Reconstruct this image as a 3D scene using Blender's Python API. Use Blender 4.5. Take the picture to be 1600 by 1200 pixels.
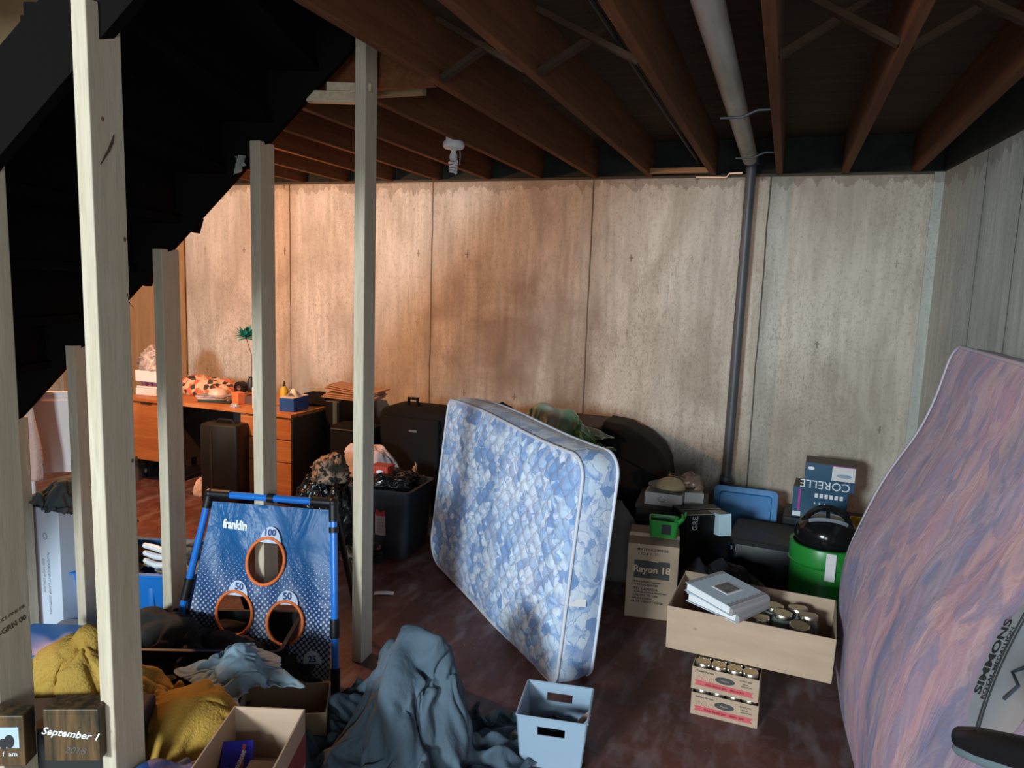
import bpy, math, random
from mathutils import Vector, Matrix, noise
from math import sin, cos, pi, radians, sqrt, atan2
random.seed(7)
S = bpy.context.scene
for o in list(bpy.data.objects): bpy.data.objects.remove(o)
COL = S.collection

# ---------------------------------------------------------------- camera, world, light, exposure
F = 1150.0; H = 1.6
cd = bpy.data.cameras.new('camera'); cam = bpy.data.objects.new('camera', cd); COL.objects.link(cam)
M3 = Matrix.Rotation(radians(20.1), 3, 'Z') @ Matrix.Rotation(pi/2 - radians(7.7), 3, 'X') @ Matrix.Rotation(radians(2.0), 3, 'Z')
cam.matrix_world = Matrix.Translation((0, 0, H)) @ M3.to_4x4()
cd.sensor_fit = 'HORIZONTAL'; cd.sensor_width = 36; cd.lens = 36*F/1600; cd.clip_start = .02
S.camera = cam
w = bpy.data.worlds.new('world'); S.world = w; w.use_nodes = True
w.node_tree.nodes['Background'].inputs[0].default_value = (.75, .88, 1.0, 1)
w.node_tree.nodes['Background'].inputs[1].default_value = .24
def area(name, loc, target, sx, sy, power, colr):
    l = bpy.data.lights.new(name, 'AREA'); l.shape = 'RECTANGLE'; l.size = sx; l.size_y = sy; l.energy = power; l.color = colr
    o = bpy.data.objects.new(name, l); COL.objects.link(o); o.location = loc
    o.rotation_euler = (Vector(target)-Vector(loc)).to_track_quat('-Z', 'Y').to_euler(); return o
area('window_daylight', (-2.1, -4.6, 2.3), (-.5, 3.6, .75), 1.1, .8, 520, (.78, .92, 1.0))
area('cool_fill', (.35, -3.0, 1.15), (-.4, 4.5, .8), 1.6, 1.3, 85, (.80, .92, 1.0))  # unseen fill lamp added behind the camera to lift the shaded faces
S.view_settings.view_transform = 'Standard'; S.view_settings.look = 'None'
S.view_settings.exposure = 0.0; S.view_settings.gamma = 1.0; S.view_settings.use_curve_mapping = False
WARM_POS = Vector((-3.75, 3.10, 2.0)); WARM_POWER = 185

# ---------------------------------------------------------------- helpers
def ray(x, y): return M3 @ Vector(((x-800)/F, -(y-600)/F, -1))
def atz(x, y, z=0.0):
    d = ray(x, y); t = (z-H)/d.z; return Vector((d.x*t, d.y*t, z))
def aty(x, y, Y):
    d = ray(x, y); t = Y/d.y; return Vector((d.x*t, Y, H+d.z*t))

MATS = {}
def mat(name, col, rough=.6, metal=0, bump=0, bscale=60, var=0, vscale=8, col2=None, stretch=(1, 1, 1), spec=.5, coat=0, transm=0, alpha=1, detail=6):
    if name in MATS: return MATS[name]
    m = bpy.data.materials.new(name); MATS[name] = m; m.use_nodes = True
    nt = m.node_tree; N = nt.nodes; Lk = nt.links; b = N['Principled BSDF']
    b.inputs['Base Color'].default_value = (*col, 1); b.inputs['Roughness'].default_value = rough
    b.inputs['Metallic'].default_value = metal; b.inputs['Specular IOR Level'].default_value = spec
    b.inputs['Coat Weight'].default_value = coat; b.inputs['Transmission Weight'].default_value = transm
    b.inputs['Alpha'].default_value = alpha
    tc = N.new('ShaderNodeTexCoord'); mp = N.new('ShaderNodeMapping'); mp.inputs['Scale'].default_value = stretch
    Lk.new(tc.outputs['Object'], mp.inputs['Vector'])
    if var or col2:
        n = N.new('ShaderNodeTexNoise'); n.inputs['Scale'].default_value = vscale; n.inputs['Detail'].default_value = detail
        Lk.new(mp.outputs[0], n.inputs['Vector'])
        r = N.new('ShaderNodeValToRGB'); r.color_ramp.elements[0].position = .35; r.color_ramp.elements[1].position = .68
        c2 = col2 or tuple(c*(1-var) for c in col)
        r.color_ramp.elements[0].color = (*c2, 1); r.color_ramp.elements[1].color = (*col, 1)
        Lk.new(n.outputs['Fac'], r.inputs[0]); Lk.new(r.outputs[0], b.inputs['Base Color'])
    if bump:
        n2 = N.new('ShaderNodeTexNoise'); n2.inputs['Scale'].default_value = bscale; n2.inputs['Detail'].default_value = 5
        Lk.new(mp.outputs[0], n2.inputs['Vector'])
        bp = N.new('ShaderNodeBump'); bp.inputs['Strength'].default_value = bump; bp.inputs['Distance'].default_value = .01
        Lk.new(n2.outputs['Fac'], bp.inputs['Height']); Lk.new(bp.outputs[0], b.inputs['Normal'])
    return m

class NT:
    """small node-graph writer"""
    def __init__(s, name):
        s.m = bpy.data.materials.new(name); MATS[name] = s.m; s.m.use_nodes = True
        s.t = s.m.node_tree; s.N = s.t.nodes; s.b = s.N['Principled BSDF']
        s.tc = s.N.new('ShaderNodeTexCoord').outputs['Object']
    def map(s, scale=(1, 1, 1), rot=(0, 0, 0), loc=(0, 0, 0), src=None):
        m = s.N.new('ShaderNodeMapping'); m.inputs['Scale'].default_value = scale; m.inputs['Rotation'].default_value = rot; m.inputs['Location'].default_value = loc
        s.t.links.new(src or s.tc, m.inputs['Vector']); return m.outputs[0]
    def noise(s, v, scale, detail=5, dist=0, rough=.5, out='Fac'):
        n = s.N.new('ShaderNodeTexNoise'); n.inputs['Scale'].default_value = scale; n.inputs['Detail'].default_value = detail
        n.inputs['Distortion'].default_value = dist; n.inputs['Roughness'].default_value = rough
        s.t.links.new(v, n.inputs['Vector']); return n.outputs[out]
    def vor(s, v, scale, feature='F1', out='Distance', rnd=1):
        n = s.N.new('ShaderNodeTexVoronoi'); n.feature = feature; n.inputs['Scale'].default_value = scale; n.inputs['Randomness'].default_value = rnd
        s.t.links.new(v, n.inputs['Vector']); return n.outputs[out]
    def ramp(s, f, stops, interp='LINEAR'):
        n = s.N.new('ShaderNodeValToRGB'); cr = n.color_ramp; cr.interpolation = interp
        while len(cr.elements) < len(stops): cr.elements.new(.5)
        for e, (p, c) in zip(cr.elements, stops):
            e.position = p; e.color = (c, c, c, 1) if isinstance(c, (int, float)) else (*c, 1)
        s.t.links.new(f, n.inputs[0]); return n.outputs[0]
    def math(s, op, a, b=0.0, c=0.0):
        n = s.N.new('ShaderNodeMath'); n.operation = op
        for i, v in enumerate((a, b, c)):
            if isinstance(v, (int, float)): n.inputs[i].default_value = v
            else: s.t.links.new(v, n.inputs[i])
        return n.outputs[0]
    def mix(s, f, a, b, mode='MIX'):
        n = s.N.new('ShaderNodeMix'); n.data_type = 'RGBA'; n.blend_type = mode
        for i, v in ((0, f), (6, a), (7, b)):
            if isinstance(v, (int, float)): n.inputs[i].default_value = v
            elif isinstance(v, tuple): n.inputs[i].default_value = (*v, 1)
            else: s.t.links.new(v, n.inputs[i])
        return n.outputs[2]
    def sep(s, v):
        n = s.N.new('ShaderNodeSeparateXYZ'); s.t.links.new(v, n.inputs[0]); return n.outputs
    def vadd(s, a, b, k=1.0):
        n = s.N.new('ShaderNodeVectorMath'); n.operation = 'MULTIPLY_ADD'
        s.t.links.new(b, n.inputs[0]); n.inputs[1].default_value = (k, k, k); s.t.links.new(a, n.inputs[2]); return n.outputs[0]
    def bump(s, h, strength=.3, dist=.01):
        n = s.N.new('ShaderNodeBump'); n.inputs['Strength'].default_value = strength; n.inputs['Distance'].default_value = dist
        s.t.links.new(h, n.inputs['Height']); s.t.links.new(n.outputs[0], s.b.inputs['Normal'])
    def color(s, c): s.t.links.new(c, s.b.inputs['Base Color'])
    def rough(s, r):
        if isinstance(r, (int, float)): s.b.inputs['Roughness'].default_value = r
        else: s.t.links.new(r, s.b.inputs['Roughness'])

class MB:
    """mesh collector"""
    def __init__(s): s.v = []; s.f = []
    def add(s, vs, fs, mtx=None):
        k = len(s.v); s.v += [tuple(mtx @ Vector(p)) if mtx else tuple(p) for p in vs]; s.f += [tuple(i+k for i in f) for f in fs]; return s
    def box(s, x0, y0, z0, x1, y1, z1, mtx=None, b=0.0):
        if b <= 0:
            vs = [(x, y, z) for z in (z0, z1) for y in (y0, y1) for x in (x0, x1)]
            return s.add(vs, [(0, 2, 3, 1), (4, 5, 7, 6), (0, 1, 5, 4), (2, 6, 7, 3), (0, 4, 6, 2), (1, 3, 7, 5)], mtx)
        b = min(b, (x1-x0)*.49, (y1-y0)*.49, (z1-z0)*.49)
        return s.loft([rrect(x0+b*q, y0+b*q, x1-b*q, y1-b*q, b*(1-q*.5)+1e-4, z, 3) for q, z in ((1, z0), (.3, z0+b*.3), (0, z0+b), (0, z1-b), (.3, z1-b*.3), (1, z1))], mtx)
    def loft(s, loops, mtx=None, cap=True, closed=True):
        n = len(loops[0]); vs = [p for l in loops for p in l]; fs = []
        for i in range(len(loops)-1):
            for j in range(n if closed else n-1):
                a = i*n+j; c = i*n+(j+1) % n; fs.append((a, c, c+n, a+n))
        if cap: fs.append(tuple(reversed(range(n)))); fs.append(tuple(range((len(loops)-1)*n, len(loops)*n)))
        return s.add(vs, fs, mtx)
    def lathe(s, prof, n=24, mtx=None, cap=True):
        return s.loft([[(r*cos(2*pi*j/n), r*sin(2*pi*j/n), z) for j in range(n)] for r, z in prof], mtx, cap)
    def cyl(s, c, r, h, n=20, mtx=None): return s.lathe([(r, 0), (r, h)], n, (mtx or Matrix()) @ Matrix.Translation(c))
    def tube(s, pts, r, n=8, closed=False, mtx=None):
        P = [Vector(p) for p in pts]; loops = []; up = None; m = len(P)
        for i in range(m):
            if closed: t = (P[(i+1) % m]-P[i-1])
            else: t = P[min(i+1, m-1)]-P[max(i-1, 0)]
            t.normalize()
            if up is None: up = t.orthogonal().normalized()
            up = (up - t*up.dot(t)).normalized(); side = t.cross(up)
            rr = r[i] if isinstance(r, (list, tuple)) else r
            loops.append([tuple(P[i]+up*rr*cos(2*pi*j/n)+side*rr*sin(2*pi*j/n)) for j in range(n)])
        if closed: loops.append(loops[0]); return s.loft(loops, mtx, False)
        return s.loft(loops, mtx)
    def prism(s, outline, y0, y1, mtx=None):   # outline in xz, extruded along y
        n = len(outline); vs = [(x, y0, z) for x, z in outline]+[(x, y1, z) for x, z in outline]
        fs = [tuple(range(n)), tuple(reversed(range(n, 2*n)))]+[(i, i+n, (i+1) % n+n, (i+1) % n) for i in range(n)]
        return s.add(vs, fs, mtx)
    def grid(s, fn, nu, nv, mtx=None):
        vs = [fn(i/nu, j/nv) for j in range(nv+1) for i in range(nu+1)]
        fs = [(j*(nu+1)+i, j*(nu+1)+i+1, (j+1)*(nu+1)+i+1, (j+1)*(nu+1)+i) for j in range(nv) for i in range(nu)]
        return s.add(vs, fs, mtx)
    def sphere(s, c, r, nu=20, nv=12, mtx=None):
        rx, ry, rz = r if isinstance(r, tuple) else (r, r, r)
        return s.loft([[(c[0]+rx*sin(pi*k/nv)*cos(2*pi*j/nu), c[1]+ry*sin(pi*k/nv)*sin(2*pi*j/nu), c[2]-rz*cos(pi*k/nv)) for j in range(nu)] for k in [.02]+list(range(1, nv))+[nv-.02]], mtx)
def rrect(x0, y0, x1, y1, r, z, n=4):
    r = max(1e-5, min(r, (x1-x0)/2-1e-6, (y1-y0)/2-1e-6)); o = []
    for cx, cy, a in ((x1-r, y1-r, 0), (x0+r, y1-r, 90), (x0+r, y0+r, 180), (x1-r, y0+r, 270)):
        for k in range(n+1):
            t = radians(a+90*k/n); o.append((cx+r*cos(t), cy+r*sin(t), z))
    return o
def T(x=0, y=0, z=0, rz=0, rx=0, ry=0):
    return Matrix.Translation((x, y, z)) @ Matrix.Rotation(radians(rz), 4, 'Z') @ Matrix.Rotation(radians(ry), 4, 'Y') @ Matrix.Rotation(radians(rx), 4, 'X')

def obj(name, mb, m, parent=None, smooth=False, label=None, sol=0):
    me = bpy.data.meshes.new(name); me.from_pydata(mb.v, [], mb.f); me.validate(); me.update()
    import bmesh
    bm = bmesh.new(); bm.from_mesh(me); bmesh.ops.recalc_face_normals(bm, faces=bm.faces); bm.to_mesh(me); bm.free()
    me.materials.append(m); o = bpy.data.objects.new(name, me); COL.objects.link(o)
    if smooth:
        me.shade_smooth()
        if smooth != 'all': 
            try: me.set_sharp_from_angle(angle=radians(40))
            except Exception: pass
    if parent: o.parent = parent
    if label: o['label'] = label
    if sol:
        md = o.modifiers.new('sol', 'SOLIDIFY'); md.thickness = sol; md.offset = 0
    return o
def tag(o, label, cat, group=None, kind=None):
    o['label'] = label; o['category'] = cat
    if group: o['group'] = group
    if kind: o['kind'] = kind
    return o
def thing(name, label, cat, loc=(0, 0, 0), rz=0, group=None, rx=0, ry=0):
    o = bpy.data.objects.new(name, None); COL.objects.link(o); o.empty_display_size = .1
    o.matrix_world = T(loc[0], loc[1], loc[2], rz, rx, ry)
    return tag(o, label, cat, group)
def struct(name, mb, m, label=None):
    o = obj(name, mb, m); o['kind'] = 'structure'
    if label: o['label'] = label
    return o
def dup(root, loc=None, rz=None, label=None):
    r = root.copy(); COL.objects.link(r)
    if loc is not None: r.location = loc
    if rz is not None: r.rotation_euler = (0, 0, radians(rz))
    if label: r['label'] = label
    for ch in list(root.children):
        c = ch.copy(); COL.objects.link(c); c.parent = r; c.matrix_parent_inverse = ch.matrix_parent_inverse.copy()
        for g in list(ch.children):
            d = g.copy(); COL.objects.link(d); d.parent = c
    return r
def text(s, size, m, parent, mtx, name='lettering', align='CENTER', offset=0.0, shear=0.0, sx=1.0, deform=None, ext=.0003, label=None):
    cu = bpy.data.curves.new(name, 'FONT'); cu.body = s; cu.size = size; cu.align_x = align; cu.align_y = 'CENTER'; cu.extrude = ext
    cu.offset = offset; cu.shear = shear; cu.resolution_u = 3
    tmp = bpy.data.objects.new('tmp', cu); COL.objects.link(tmp)
    bpy.context.view_layer.update()
    me = bpy.data.meshes.new_from_object(tmp.evaluated_get(bpy.context.evaluated_depsgraph_get()))
    bpy.data.objects.remove(tmp); bpy.data.curves.remove(cu)
    me.transform(Matrix.Diagonal((sx, 1, 1, 1)))
    if mtx: me.transform(mtx)
    if deform:
        for v in me.vertices: v.co = deform(v.co)
    me.materials.clear(); me.materials.append(m)
    o = bpy.data.objects.new(name, me); COL.objects.link(o); o.parent = parent
    if label: o['label'] = label
    return o
FRONT = Matrix.Rotation(radians(90), 4, 'X')       # text plane -> facing -y, upright
def ftext(s, size, m, parent, x, y, z, **k):       # on a front face (local -y)
    rot = k.pop('rot', 0)
    return text(s, size, m, parent, Matrix.Translation((x, y-.0012, z)) @ FRONT @ Matrix.Rotation(radians(rot), 4, 'Z'), **k)
def front_frame(pl, pr_, z=0.0):
    a = atz(*pl, z); b = atz(*pr_, z); d = b-a
    return a, math.degrees(atan2(d.y, d.x)), d.length
def nz(x, y, z=0.0): return noise.noise(Vector((x, y, z)))
def heap(rx, ry, h, seed=0, folds=9, amp=.12, fine=.05, sq=.75, nu=110, nv=46, swirl=0.0, lump=.18):
    """crumpled cloth heap standing on z = 0"""
    mb = MB(); loops = []
    for j in range(nv+1):
        t = j/nv; ph = t*pi/2
        cr = cos(ph)**sq if t < 1 else 0.0; cz = sin(ph)**.9
        L = []
        for i in range(nu):
            a = 2*pi*i/nu; dx, dy = cos(a), sin(a)
            wv = 2.2*nz(dx*1.6+seed, dy*1.6, t*2.2)+swirl*t
            f1 = 1-abs(sin(folds*.5*a+3.1*wv+seed)); f2 = 1-abs(sin(folds*1.15*a+5*wv+2*t))
            f3 = nz(dx*5+seed, dy*5, t*9)
            q = 1+lump*nz(dx*1.3+seed*2, dy*1.3, t*1.5+seed)*2+amp*(f1**2-.4)*(.35+cr)+fine*(f2**2-.4)+fine*.8*f3
            hz = 1+lump*1.3*nz(dx*1.1*cr*2+seed, dy*1.1*cr*2+5, seed)+fine*1.5*f3*t
            L.append((dx*rx*cr*q+.001*dx, dy*ry*cr*q+.001*dy, max(0, h*cz*hz*(.92+.08*q))))
        loops.append(L)
    mb.loft(loops)
    return mb
def sim_cloth(sx, sy, n, z0, lumps, frames=40, shrink=-.3, seed=0, crumple=.03, floor=True, selfc=True, stiff=8, origin=(0,0)):
    """drop a cloth over rounded lumps (x, y, rx, ry, h) and return the settled mesh's vertices and faces"""
    S = bpy.context.scene; tmp=[]
    def mk(name, v, f):
        me = bpy.data.meshes.new(name); me.from_pydata(v, [], f); o = bpy.data.objects.new(name, me); S.collection.objects.link(o); tmp.append(o); return o
    for (x, y, rx, ry, h) in lumps:
        v=[];f=[];N=24;M=12
        for j in range(M+1):
            t=j/M*math.pi/2
            for i in range(N):
                a=2*math.pi*i/N; v.append((x+rx*math.cos(a)*max(math.cos(t),.002)**.7, y+ry*math.sin(a)*max(math.cos(t),.002)**.7, h*math.sin(t)))
        for j in range(M):
            for i in range(N): f.append((j*N+i,j*N+(i+1)%N,(j+1)*N+(i+1)%N,(j+1)*N+i))
        o=mk('lump',v,f); c=o.modifiers.new('c','COLLISION'); o.collision.thickness_outer=.008; o.collision.cloth_friction=25
    if floor:
        o=mk('fl',[(-3,-3,0),(3,-3,0),(3,3,0),(-3,3,0)],[(0,1,2,3)]); o.modifiers.new('c','COLLISION'); o.collision.thickness_outer=.008; o.collision.cloth_friction=25
    ny=max(4,int(n*sy/sx)); v=[];f=[]
    for j in range(ny+1):
        for i in range(n+1):
            x=(i/n-.5)*sx; y=(j/ny-.5)*sy
            v.append((origin[0]+x+crumple*noise.noise(Vector((x*9+seed,y*9,1))), origin[1]+y+crumple*noise.noise(Vector((x*9,y*9+seed,5))), z0+crumple*2*noise.noise(Vector((x*7+seed,y*7,9)))+crumple*noise.noise(Vector((x*20+seed,y*20,9)))))
    f=[(j*(n+1)+i,j*(n+1)+i+1,(j+1)*(n+1)+i+1,(j+1)*(n+1)+i) for j in range(ny) for i in range(n)]
    o=mk('cloth',v,f); m=o.modifiers.new('cl','CLOTH'); st_=m.settings; st_.quality=5; st_.mass=.25; st_.tension_stiffness=stiff; st_.compression_stiffness=stiff; st_.shear_stiffness=3; st_.bending_stiffness=.05; st_.air_damping=1.5; st_.shrink_min=shrink
    m.collision_settings.use_self_collision=selfc; m.collision_settings.self_distance_min=.005; m.collision_settings.distance_min=.005; m.collision_settings.collision_quality=2
    m.point_cache.frame_start=1; m.point_cache.frame_end=frames
    for k in range(1,frames+1): S.frame_set(k)
    me=bpy.data.meshes.new_from_object(o.evaluated_get(bpy.context.evaluated_depsgraph_get()))
    V=[tuple(q.co) for q in me.vertices]; Fc=[tuple(p.vertices) for p in me.polygons]
    for q in tmp: bpy.data.objects.remove(q)
    S.frame_set(1)
    return V,Fc
def cloth_obj(name, V, Fc, m, parent=None, thick=.003, scale=1.0, flip=False):
    mb = MB(); mb.add([((-v[0] if flip else v[0])*scale, v[1]*scale, max(.001, v[2]*scale)) for v in V], Fc)
    o = obj(name, mb, m, parent, 'all'); q = o.modifiers.new('thickness', 'SOLIDIFY'); q.thickness = thick; q.offset = 1
    q = o.modifiers.new('smooth', 'SUBSURF'); q.levels = 0; q.render_levels = 1; return o
def pile(rx, ry, h, seed=0, fr=7.0, amp=.22, ang=30, pw=3.0, nu=110, nr=46, edge=.12):
    """soft cloth pile: folds run across it instead of meeting at the middle"""
    loops = []; ca, sa = cos(radians(ang)), sin(radians(ang))
    def Hh(x, y, r):
        u = (x*ca+y*sa)*fr; v = (-x*sa+y*ca)*fr*.38
        wx = nz(u*.35+seed, v*.6, 1)*2.2; wy = nz(u*.3, v*.5+seed, 7)*1.4
        n1 = 1-abs(nz(u+wx, v+wy, seed))*2.6; n2 = 1-abs(nz(u*2.3+wy*2, v*2+wx, seed+4))*2.4
        base = max(0.0, 1-r**pw)**.55
        return h*base*(1-amp*1.1+amp*max(-.6, n1)*1.0+amp*.38*max(-.5, n2)+.30*nz(x*3.2+seed, y*3.2, 2))
    for j in range(nr+1):
        r = 1-j/nr; r = r if r > 0 else .002; L = []
        for i in range(nu):
            a = 2*pi*i/nu; q = 1+edge*1.6*nz(cos(a)*1.4+seed, sin(a)*1.4, 3)+edge*.5*nz(cos(a)*5+seed, sin(a)*5, 8)
            rr_ = min(1.0, r*1.0); x, y = rx*q*cos(a)*rr_**.85, ry*q*sin(a)*rr_**.85
            L.append((x, y, max(0.0, Hh(x, y, r))))
        loops.append(L)
    return MB().loft(loops)
def rbox(x0, y0, z0, x1, y1, z1, b=.004, mtx=None): return MB().box(x0, y0, z0, x1, y1, z1, mtx, b)
def openbox(w, d, h, t=.004, flare=0.0, r=.01, n=4, lip=0.0):
    """an open container: outer and inner walls and a floor, footprint 0..w, 0..d"""
    f = flare
    L = [rrect(0, 0, w, d, r, 0, n), rrect(-f, -f, w+f, d+f, r, h, n)]
    if lip: L += [rrect(-f-lip, -f-lip, w+f+lip, d+f+lip, r+lip, h, n), rrect(-f-lip, -f-lip, w+f+lip, d+f+lip, r+lip, h+.006, n)]
    top = h+(.006 if lip else 0)
    L += [rrect(-f+t, -f+t, w+f-t, d+f-t, max(r-t, .001), top, n), rrect(t, t, w-t, d-t, max(r-t, .001), t, n)]
    return MB().loft(L)

# ---------------------------------------------------------------- materials
def concrete(name, base, dark, seams=None, axis=0, swirl=True):
    g = NT(name); s = g.sep(g.tc)
    streak = g.noise(g.map((9, 9, .7)), 3.0, 6, .3)
    cloud = g.noise(g.tc, .9, 4, .4)
    mid = g.noise(g.map((1, 1, .45)), 3.2, 5, .6)
    grain = g.noise(g.map((1, 1, .55)), 34, 3, 2.8, .6)
    c = g.mix(g.ramp(streak, [(.42, 0), (.66, .75)]), base, tuple(x*.72 for x in base))
    c = g.mix(g.ramp(cloud, [(.46, 0), (.72, .55)]), c, dark)
    c = g.mix(g.ramp(mid, [(.48, 0), (.68, .6)]), c, dark)
    spk = g.noise(g.map((1, 1, .5)), 75, 4, .5, .7)
    c = g.mix(g.ramp(spk, [(.52, 0), (.68, .55)]), c, dark)
    # trowel-like grain marks, strongest in blotches
    blot = g.ramp(g.noise(g.map((1, 1, .7)), 1.3, 2), [(.40, .15), (.62, .9)])
    gm = g.math('MULTIPLY', g.ramp(grain, [(.52, 0), (.60, 1)]), blot)
    c = g.mix(g.math('MULTIPLY', gm, .34), c, tuple(x*.45 for x in dark))
    pits = g.ramp(g.vor(g.tc, 26), [(.03, 1), (.075, 0)])
    pm = g.math('MULTIPLY', pits, g.ramp(g.noise(g.tc, 2.1, 2), [(.50, 0), (.6, 1)]))
    c = g.mix(g.math('MULTIPLY', pm, .8), c, (.06, .05, .04))
    # dark grime along the wall's top edge
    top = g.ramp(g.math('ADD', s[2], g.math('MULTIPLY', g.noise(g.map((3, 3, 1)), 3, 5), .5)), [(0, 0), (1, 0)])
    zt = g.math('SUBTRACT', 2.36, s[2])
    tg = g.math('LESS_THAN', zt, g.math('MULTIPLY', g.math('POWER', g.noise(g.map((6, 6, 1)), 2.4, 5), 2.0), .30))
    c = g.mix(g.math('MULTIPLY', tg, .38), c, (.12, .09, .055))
    hgt = g.math('ADD', g.math('MULTIPLY', grain, .5), streak)
    for X in (seams or []):
        wob = g.math('MULTIPLY', g.math('SUBTRACT', g.noise(g.map((1, 1, 2)), 2.5, 3), .5), .014)
        dx = g.math('ABSOLUTE', g.math('SUBTRACT', g.math('ADD', s[axis], wob), X))
        ln = g.math('LESS_THAN', dx, .0045)
        band = g.ramp(dx, [(0, .42), (.075, 0)])
        c = g.mix(band, c, dark); c = g.mix(g.math('MULTIPLY', ln, .85), c, (.05, .035, .025))
    g.color(c); g.rough(.9); g.bump(hgt, .35, .006); g.b.inputs['Specular IOR Level'].default_value = .2
    return g
SEAMS = [-5.12, -3.84, -2.55, -1.315, -.155]
gW = concrete('board_marked_concrete', (.62, .555, .465), (.30, .245, .185), SEAMS, 0)
# tie-hole marks and one broad rust-brown stain on the back wall
g = gW; s = g.sep(g.tc); base_c = g.b.inputs['Base Color'].links[0].from_socket
ux = g.math('DIVIDE', s[0], .41); uz = g.math('DIVIDE', g.math('SUBTRACT', s[2], 1.03), .52)
fx = g.math('ABSOLUTE', g.math('MULTIPLY', g.math('SUBTRACT', g.math('FRACT', ux), .5), .41))
fz = g.math('ABSOLUTE', g.math('MULTIPLY', g.math('SUBTRACT', g.math('FRACT', uz), .5), .52))
wn = g.noise(g.tc, 60, 2)
arm1 = g.math('MULTIPLY', g.math('LESS_THAN', fx, .005), g.math('LESS_THAN', fz, g.math('MULTIPLY', wn, .05)))
arm2 = g.math('MULTIPLY', g.math('LESS_THAN', fz, .004), g.math('LESS_THAN', fx, g.math('MULTIPLY', wn, .03)))
drop = g.ramp(g.noise(g.tc, 1.9, 2), [(.44, 0), (.56, .62)])
c = g.mix(g.math('MULTIPLY', g.math('MAXIMUM', arm1, arm2), drop), base_c, (.07, .05, .04))
ex = g.math('DIVIDE', g.math('ADD', s[0], 1.85), .75); ez = g.math('DIVIDE', g.math('SUBTRACT', s[2], 1.25), .62)
rr = g.math('SQRT', g.math('ADD', g.math('POWER', ex, 2), g.math('POWER', ez, 2)))
rr = g.math('ADD', rr, g.math('MULTIPLY', g.math('SUBTRACT', g.noise(g.tc, 3.2, 7, .4, .6), .5), 1.9))
c = g.mix(g.ramp(rr, [(.20, .66), (1.05, 0)]), c, (.21, .14, .105))
g.color(c)
M_WALL = gW.m
M_RWALL = concrete('cool_lit_concrete', (.52, .53, .49), (.30, .32, .28), [4.35, 3.85, 3.05], 1).m  # greener base colour stands in for the warm light missing on the right wall
# floor
g = NT('worn_red_floor_paint')
n1 = g.noise(g.tc, 1.6, 8, .8, .65); n2 = g.noise(g.tc, 7, 8, .5, .7); n3 = g.noise(g.map((1, .3, 1), (0, 0, .5)), 14, 6)
c = g.mix(g.ramp(n1, [(.38, 0), (.66, 1)]), (.120, .034, .024), (.060, .032, .028))
c = g.mix(g.ramp(n2, [(.48, 0), (.68, .55)]), c, (.17, .125, .13))
c = g.mix(g.math('MULTIPLY', g.ramp(n3, [(.50, 0), (.68, .55)]), 1.0), c, (.24, .185, .195))
sp = g.ramp(g.vor(g.tc, 22), [(.035, 1), (.06, 0)])
c = g.mix(g.math('MULTIPLY', sp, g.ramp(g.noise(g.tc, 9, 2), [(.55, 0), (.6, 1)])), c, (.55, .5, .46))
g.color(c); g.rough(g.ramp(n2, [(.3, .42), (.7, .7)])); g.bump(n2, .15, .004); M_FLOOR = g.m

def wood(name, c1, c2, axis='z', scale=1.0, rough=.75, knots=0.0):
    g = NT(name); st = {'x': (.6, 9, 9), 'y': (9, .6, 9), 'z': (9, 9, .6)}[axis]
    n = g.noise(g.map(tuple(k*scale for k in st)), 3.2, 6, 1.2); n2 = g.noise(g.map(tuple(k*scale*3 for k in st)), 8, 3)
    c = g.mix(g.ramp(n, [(.35, 0), (.68, 1)]), c1, c2)
    c = g.mix(g.math('MULTIPLY', g.ramp(n2, [(.45, 0), (.7, 1)]), .3), c, tuple(k*.6 for k in c1))
    if knots:
        kst = {'x': (.35, 1, 1), 'y': (1, .35, 1), 'z': (1, 1, .45)}[axis]
        v = g.vor(g.vadd(g.map(kst), g.noise(g.tc, 6, 2, out='Color'), .05), 5.2)
        c = g.mix(g.ramp(v, [(.045, knots), (.13, 0)]), c, (.10, .045, .018))
    g.color(c); g.rough(rough); g.bump(n2, .12, .003); g.b.inputs['Specular IOR Level'].default_value = .25
    return g.m
M_STUD = wood('spruce_stud', (.50, .42, .30), (.585, .50, .375), 'z', .8, .8, .8)
M_STUDY = wood('spruce_block', (.46, .37, .24), (.58, .48, .33), 'y', 1, .8, .5)
M_JOIST = wood('aged_joist_wood', (.110, .040, .014), (.165, .064, .023), 'y', .6, .9, .5)
M_JOISTD = wood('dark_brace_wood', (.040, .021, .012), (.065, .034, .018), 'x', .6, .9)
M_SUB = wood('subfloor_plywood', (.055, .033, .020), (.085, .052, .030), 'x', .5, .95)
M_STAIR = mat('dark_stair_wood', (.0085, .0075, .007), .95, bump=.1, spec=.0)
M_DESK = wood('orange_oak_veneer', (.42, .155, .050), (.55, .235, .085), 'x', .55, .45)
M_CARD = mat('cardboard', (.47, .33, .225), .85, var=.12, vscale=5, bump=.06, bscale=90, stretch=(1, 1, 4))
M_CARDK = mat('dull_cardboard', (.34, .245, .165), .85, var=.2, vscale=6)
M_BLACK = mat('black_plastic', (.006, .006, .007), .45, bump=.03, spec=.35)
M_BLKF = mat('black_nylon', (.005, .005, .006), .85, bump=.25, bscale=240, spec=.2)
M_DGREY = mat('charcoal_plastic', (.030, .036, .046), .45)
M_RUB = mat('dark_rubber', (.02, .02, .02), .8)
M_WHITE = mat('white_plastic', (.72, .72, .72), .45)
M_WCARD = mat('white_card', (.74, .71, .69), .7)
M_PAPER = mat('white_paper', (.78, .77, .75), .8)
M_INK = mat('black_ink', (.02, .02, .022), .8)
M_NAVY = mat('navy_ink', (.02, .06, .20), .7)
M_WINK = mat('white_ink', (.82, .84, .86), .6)
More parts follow.
